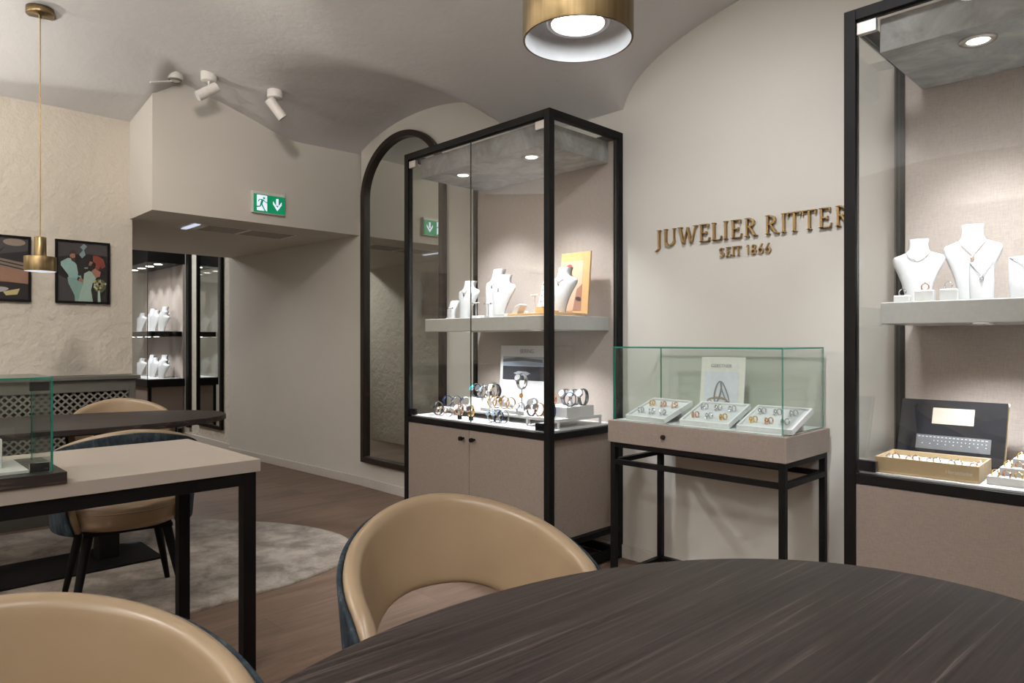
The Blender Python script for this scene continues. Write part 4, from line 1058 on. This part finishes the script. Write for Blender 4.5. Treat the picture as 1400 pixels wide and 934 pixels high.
for i, (x, y, an, z, lab) in enumerate(chairs):
    o = CP if i == 0 else copy_tree(CP)
    o.location = (x, y, z); o.rotation_euler = (0, 0, R(an-90)); tag(o, lab, 'chair', 'tub chairs around the tables')

# ------------------------------------------------------------------ small glass showcase on the pale table
t = thing('glass_showcase', 'square-edged glass showcase on a dark wood plinth at the left edge', 'display case', (-2.6, .2, .7602))
MB().box(-2.74, -2.375, -.25, .485, .7602, .795).build('plinth', M['darkwood'], t, bevel=.002)
x0, x1, y0, y1, z0, z1 = -2.70, -2.405, -.21, .455, .7952, 1.075; g = .006
for q in ((x0, x1, y0, y0+g), (x0, x1, y1-g, y1)): MB().glassbox(*q, z0, z1-g).build('glass_pane', [M['glass_g'], M['edge']], t)
for q in ((x0, x0+g, y0+g, y1-g), (x1-g, x1, y0+g, y1-g)): MB().glassbox(*q, z0, z1-g).build('glass_pane', [M['glass_g'], M['edge']], t)
MB().glassbox(x0, x1, y0, y1, z1-g, z1).build('glass_top', [M['glass_g'], M['edge']], t)
for z in (.797, 1.035): MB().box(x1-g-.014, x1-g-.0005, y1-g-.05, y1-g-.002, z, z+.026).build('hinge', M['glossblack'], t, bevel=.001)
MB().box(-2.68, -2.43, -.19, .40, .7953, .803).build('liner', M['white'], t)
block('display_block', 'square white block at the back of the small glass showcase', 'display block', -2.60, .275, .8032, .14, .15, .085, 'white')
t = thing('ring_box', 'open black ring box on the white block in the small showcase', 'ring box', (-2.59, .27, .8884))
MB().box(-2.62, -2.57, .245, .295, .8884, .915).build('base', M['rubber'], t, bevel=.002)
MB().box(-2.625, -2.575, .24, .30, .92, .985, 0).build('lid', M['rubber'], t, bevel=.002)
MB().box(-2.625, -2.62, .245, .295, .9, .93).build('hinge', M['rubber'], t)
b = MB().lathe([(0, 0), (.038, 0), (.04, .004), (.04, .03), (.037, .034), (0, .034)], (0, 0, 0), 32)
o = b.build('round_box', M['paper'], None, world=False); o.location = (-2.47, .27, .8032); tag(o, 'small round pinkish box in front of the white block', 'box')

# ------------------------------------------------------------------ pendant lamps
def pendant_proto():
    t = bpy.data.objects.new('pendant_lamp', None); COL.objects.link(t)
    s = MB().lathe([(.078, 0), (.0785, .002), (.0785, .080), (.077, .083), (.032, .083)], n=64).lathe([(.078, 0), (.0755, .0005), (.0755, .05)], n=64)
    sh = s.build('shade', M['brass'], t, world=False)
    MB().lathe([(.0753, .0), (.0753, .034), (.060, .040), (0, .040)], n=64).build('inner_shade', M['white_in'], sh, world=False)
    MB().lathe([(.030, .083), (.030, .193), (.028, .195), (0, .195)], n=40).build('neck', M['brass'], t, world=False)
    b = MB().lathe([(.047, .0398), (.047, .026), (.043, .022), (.038, .023)], n=40); b.build('reflector_ring', M['clip'], t, world=False)
    MB().lathe([(.038, .025), (.025, .019), (0, .017)], n=32).build('bulb', M['bulb'], t, world=False)
    return t
PP = pendant_proto()
def pendant(o, x, y, z, ztop, label, watts):
    o.location = (x, y, z); tag(o, label, 'lamp', 'brass pendant lamps')
    MB().cyl((0, 0, .195), (0, 0, ztop-z-.02), .0028, n=8).build('cord', M['bronze_letter'], o, world=False)
    MB().lathe([(0, -.042), (.008, -.042), (.008, -.026), (.068, -.026), (.070, -.024), (.070, .012), (0, .012)], (0, 0, ztop-z), 40).build('ceiling_rose', M['brass'], o, world=False)
    l = light('SPOT', 'bulb_light', (x, y, z+.035), watts, (.95, .97, 1), (x, y, 0), .03, 120, .8); l.parent = o; l.location = (0, 0, .012)
pn = copy_tree(PP)
pendant(PP, -.634, .753, 1.609, vault(-.634, .753), 'brass cylinder pendant lamp close above the foreground table', 9)
pendant(pn, -4.69, .825, 1.581, vault(-4.69, .825), 'brass pendant lamp hanging over the rug table before the pictures', 9)

# ------------------------------------------------------------------ wall uplights: one mirrored in a cabinet, the others added to light the vault
def uplight(x, y, z, rz, label, watts):
    t = thing('wall_uplight', label, 'wall lamp', (x, y, z), rz, 'long wall uplights')
    b = MB().box(-.23, .23, 0, .10, 0, .012); b.box(-.23, .23, .09, .10, .012, .035); b.box(-.23, -.22, 0, .09, .012, .035); b.box(.22, .23, 0, .09, .012, .035); b.box(-.22, .22, 0, .01, .012, .035)
    b.build('housing', M['fixture'], t, world=False)
    MB().box(-.21, .21, .02, .08, .0122, .018).build('strip', M['led'], t, world=False)
    d = bpy.data.lights.new('uplight_beam', 'AREA'); d.shape = 'RECTANGLE'; d.size = .40; d.size_y = .05; d.energy = watts*2.6; d.color = NEUT
    o = bpy.data.objects.new('uplight_beam', d); COL.objects.link(o); o.parent = t; o.location = (0, .05, .024); o.rotation_euler = (PI-.25, 0, 0)
uplight(-1.35, -2.2, 2.36, 0, 'long wall uplight on the wall behind the camera, mirrored in the right cabinet', 30)
uplight(-3.2, -2.2, 1.75, 0, 'long unseen wall uplight added on the wall behind the camera, nearer the pictures', 40)
uplight(-5.42, -.75, 1.95, R(-90), 'long unseen wall uplight added on the picture wall, left of the framed photos', 13)  # added out of view to brighten the left web of the vault
uplight(1.2, -2.2, 1.75, 0, 'long unseen wall uplight added on the wall behind the camera, farthest right', 55)

# ------------------------------------------------------------------ ceiling fixtures
def spot(label, x, y, aim, watts):
    z = vault(x, y); t = thing('ceiling_spotlight', label, 'spotlight', (x, y, z-.045), group='white spotlights near the bulkhead')
    MB().lathe([(0, 0), (.048, 0), (.050, .003), (.050, .075), (0, .075)], (x, y, z-.045), 36).build('mount', M['fixture'], t)
    MB().cyl((x, y, z-.045), (x, y, z-.085), .006).build('stem', M['fixture'], t)
    d = Vector(aim).normalized(); c = Vector((x, y, z-.105))
    b = MB().cyl(c-d*.06, c+d*.085, .033, n=32, cap=False); b.cyl(c-d*.06, c-d*.058, .033, n=32)
    h = b.build('head', M['fixture'], t)
    MB().cyl(c+d*.080, c+d*.082, .0325, n=32).build('lens', M['white_in'], h)
    light('SPOT', 'spot_beam', c+d*.09, watts, WARM, c+d*2, .03, 60, .6, h)
spot('white cylinder spotlight tilted down left, nearer the corner', -4.62, 1.74, (-.15, -.75, -.55), 12)
spot('white cylinder spotlight tilted down right, nearer the mirror', -4.42, 2.10, (.25, .70, -.95), 10)
x, y = -4.83, 1.60; z = vault(x, y)
t = thing('smoke_detector', 'round white smoke detector with a side arm on the vault', 'smoke detector', (x, y, z-.03))
MB().lathe([(0, -.018), (.030, -.018), (.045, -.008), (.050, .006), (.050, .05), (0, .05)], (x, y, z-.02), 36).build('housing', M['fixture'], t)
MB().lathe([(.034, -.0195), (.040, -.0135), (.046, -.0065)], (x, y, z-.02), 24).build('grille', M['lattice'], t)
MB().box(-.012, .012, -.17, -.03, -.012, -.004, 0, TR((x, y, z-.03), R(8), R(18))).build('arm', M['fixture'], t)

# ------------------------------------------------------------------ next room
t = thing('wall_mirror', 'tall black-framed mirror in the next room, seen through the passage', 'mirror', (-8.0, 3.0, .205))
b = MB(); X0, X1, Z_0, Z_1, f, Y = -8.345, -7.615, .205, 2.45, .05, 3.028
b.box(X0, X1, Y-.03, Y, Z_0, Z_0+.035); b.box(X0, X1, Y-.03, Y, Z_1-.035, Z_1); b.box(X0, X0+f*.6, Y-.03, Y, Z_0+.035, Z_1-.035); b.box(X1-f, X1, Y-.03, Y, Z_0+.035, Z_1-.035)
b.build('frame', M['black'], t)
MB().box(X0+f*.6, X1-f, Y-.012, Y-.006, Z_0+.035, Z_1-.035).build('mirror_glass', M['mirror'], t)
struct(MB().box(-8.66, -8.575, 2.99, 3.028, .15, 2.8).build('trim_1', M['black']))
# far cabinet
t = thing('display_cabinet', 'far glass cabinet with black bands and white busts, next to the tall mirror', 'display cabinet', (-9.4, 2.8, 0))
x0, x1, y0, y1 = -10.3, -8.79, 2.60, 3.025
b = MB(); b.box(x0, x1, y0, y1, 2.12, 2.34); b.build('top_box', M['black'], t, bevel=.003)
b = MB(); b.box(x0, x1, y0, y1, .637, .727); b.build('base_band', M['black'], t, bevel=.003)
b = MB(); b.box(x0+.01, x1-.008, y0+.03, y1-.03, 1.24, 1.30); sh = b.build('shelf', M['black'], t, bevel=.003)
MB().box(x0+.01, x1-.008, y0+.03, y1-.03, 1.3002, 1.304).build('shelf_top', M['white'], sh)
MB().box(x0+.012, x1-.012, y0+.012, y1-.03, .7272, .733).build('display_floor', M['white'], t)
MB().box(x0, x1, y1-.02, y1, .727, 2.12).build('back_panel', M['linen_lit'], t)
MB().glassbox(x0, x1, y0, y0+.008, .727, 2.12).build('glass_front', [M['glass'], M['edge_d']], t)
MB().glassbox(x1-.008, x1, y0+.009, y1-.021, .727, 2.12).build('glass_side', [M['glass'], M['edge_d']], t)
MB().box(x0+.02, x1-.03, y0+.04, y1-.01, .12, .636).build('cupboard_body', M['linen'], t)
for x in (x0+.03, x1-.06): 
    for y in (y0+.02, y1-.06): MB().box(x, x+.035, y, y+.035, 0, .637 if y < 2.7 else .12).build('leg', M['black'], t)
for k in range(4):
    x = -8.98-.32*k
    dl = MB().lathe([(.045, -.0005), (.045, -.006), (0, -.006)], (x, 2.78, 2.12), 24).build('downlight', M['led'], t)
    light('SPOT', 'downlight_beam', (x, 2.80, 2.105), 16, COOL, (x, 2.83, 0), .03, 90, .6, dl)
    dl = MB().lathe([(.03, -.0005), (.03, -.005), (0, -.005)], (x, 2.76, 1.24), 24).build('downlight', M['led'], t)
    light('SPOT', 'downlight_beam', (x, 2.78, 1.228), 8, COOL, (x, 2.82, 0), .03, 100, .6, dl)
pos = ('nearest the mirror', 'second from the mirror', 'third from the mirror', 'fourth from the mirror', 'fifth from the mirror')
for lev, zz, nm in ((0, 1.3042, 'upper'), (1, .7332, 'lower')):
    for k, (x, y, h_) in enumerate(((-8.98, 2.80, .24), (-9.13, 2.84, .31), (-9.32, 2.80, .27), (-9.62, 2.85, .30), (-9.85, 2.80, .25))):
        bust(f'white necklace bust on the {nm} level of the far cabinet, {pos[k]}', (x, y, zz), h_ if lev == 0 else h_*.9, .22, R(14), group=f'white busts on the {nm} level of the far cabinet')
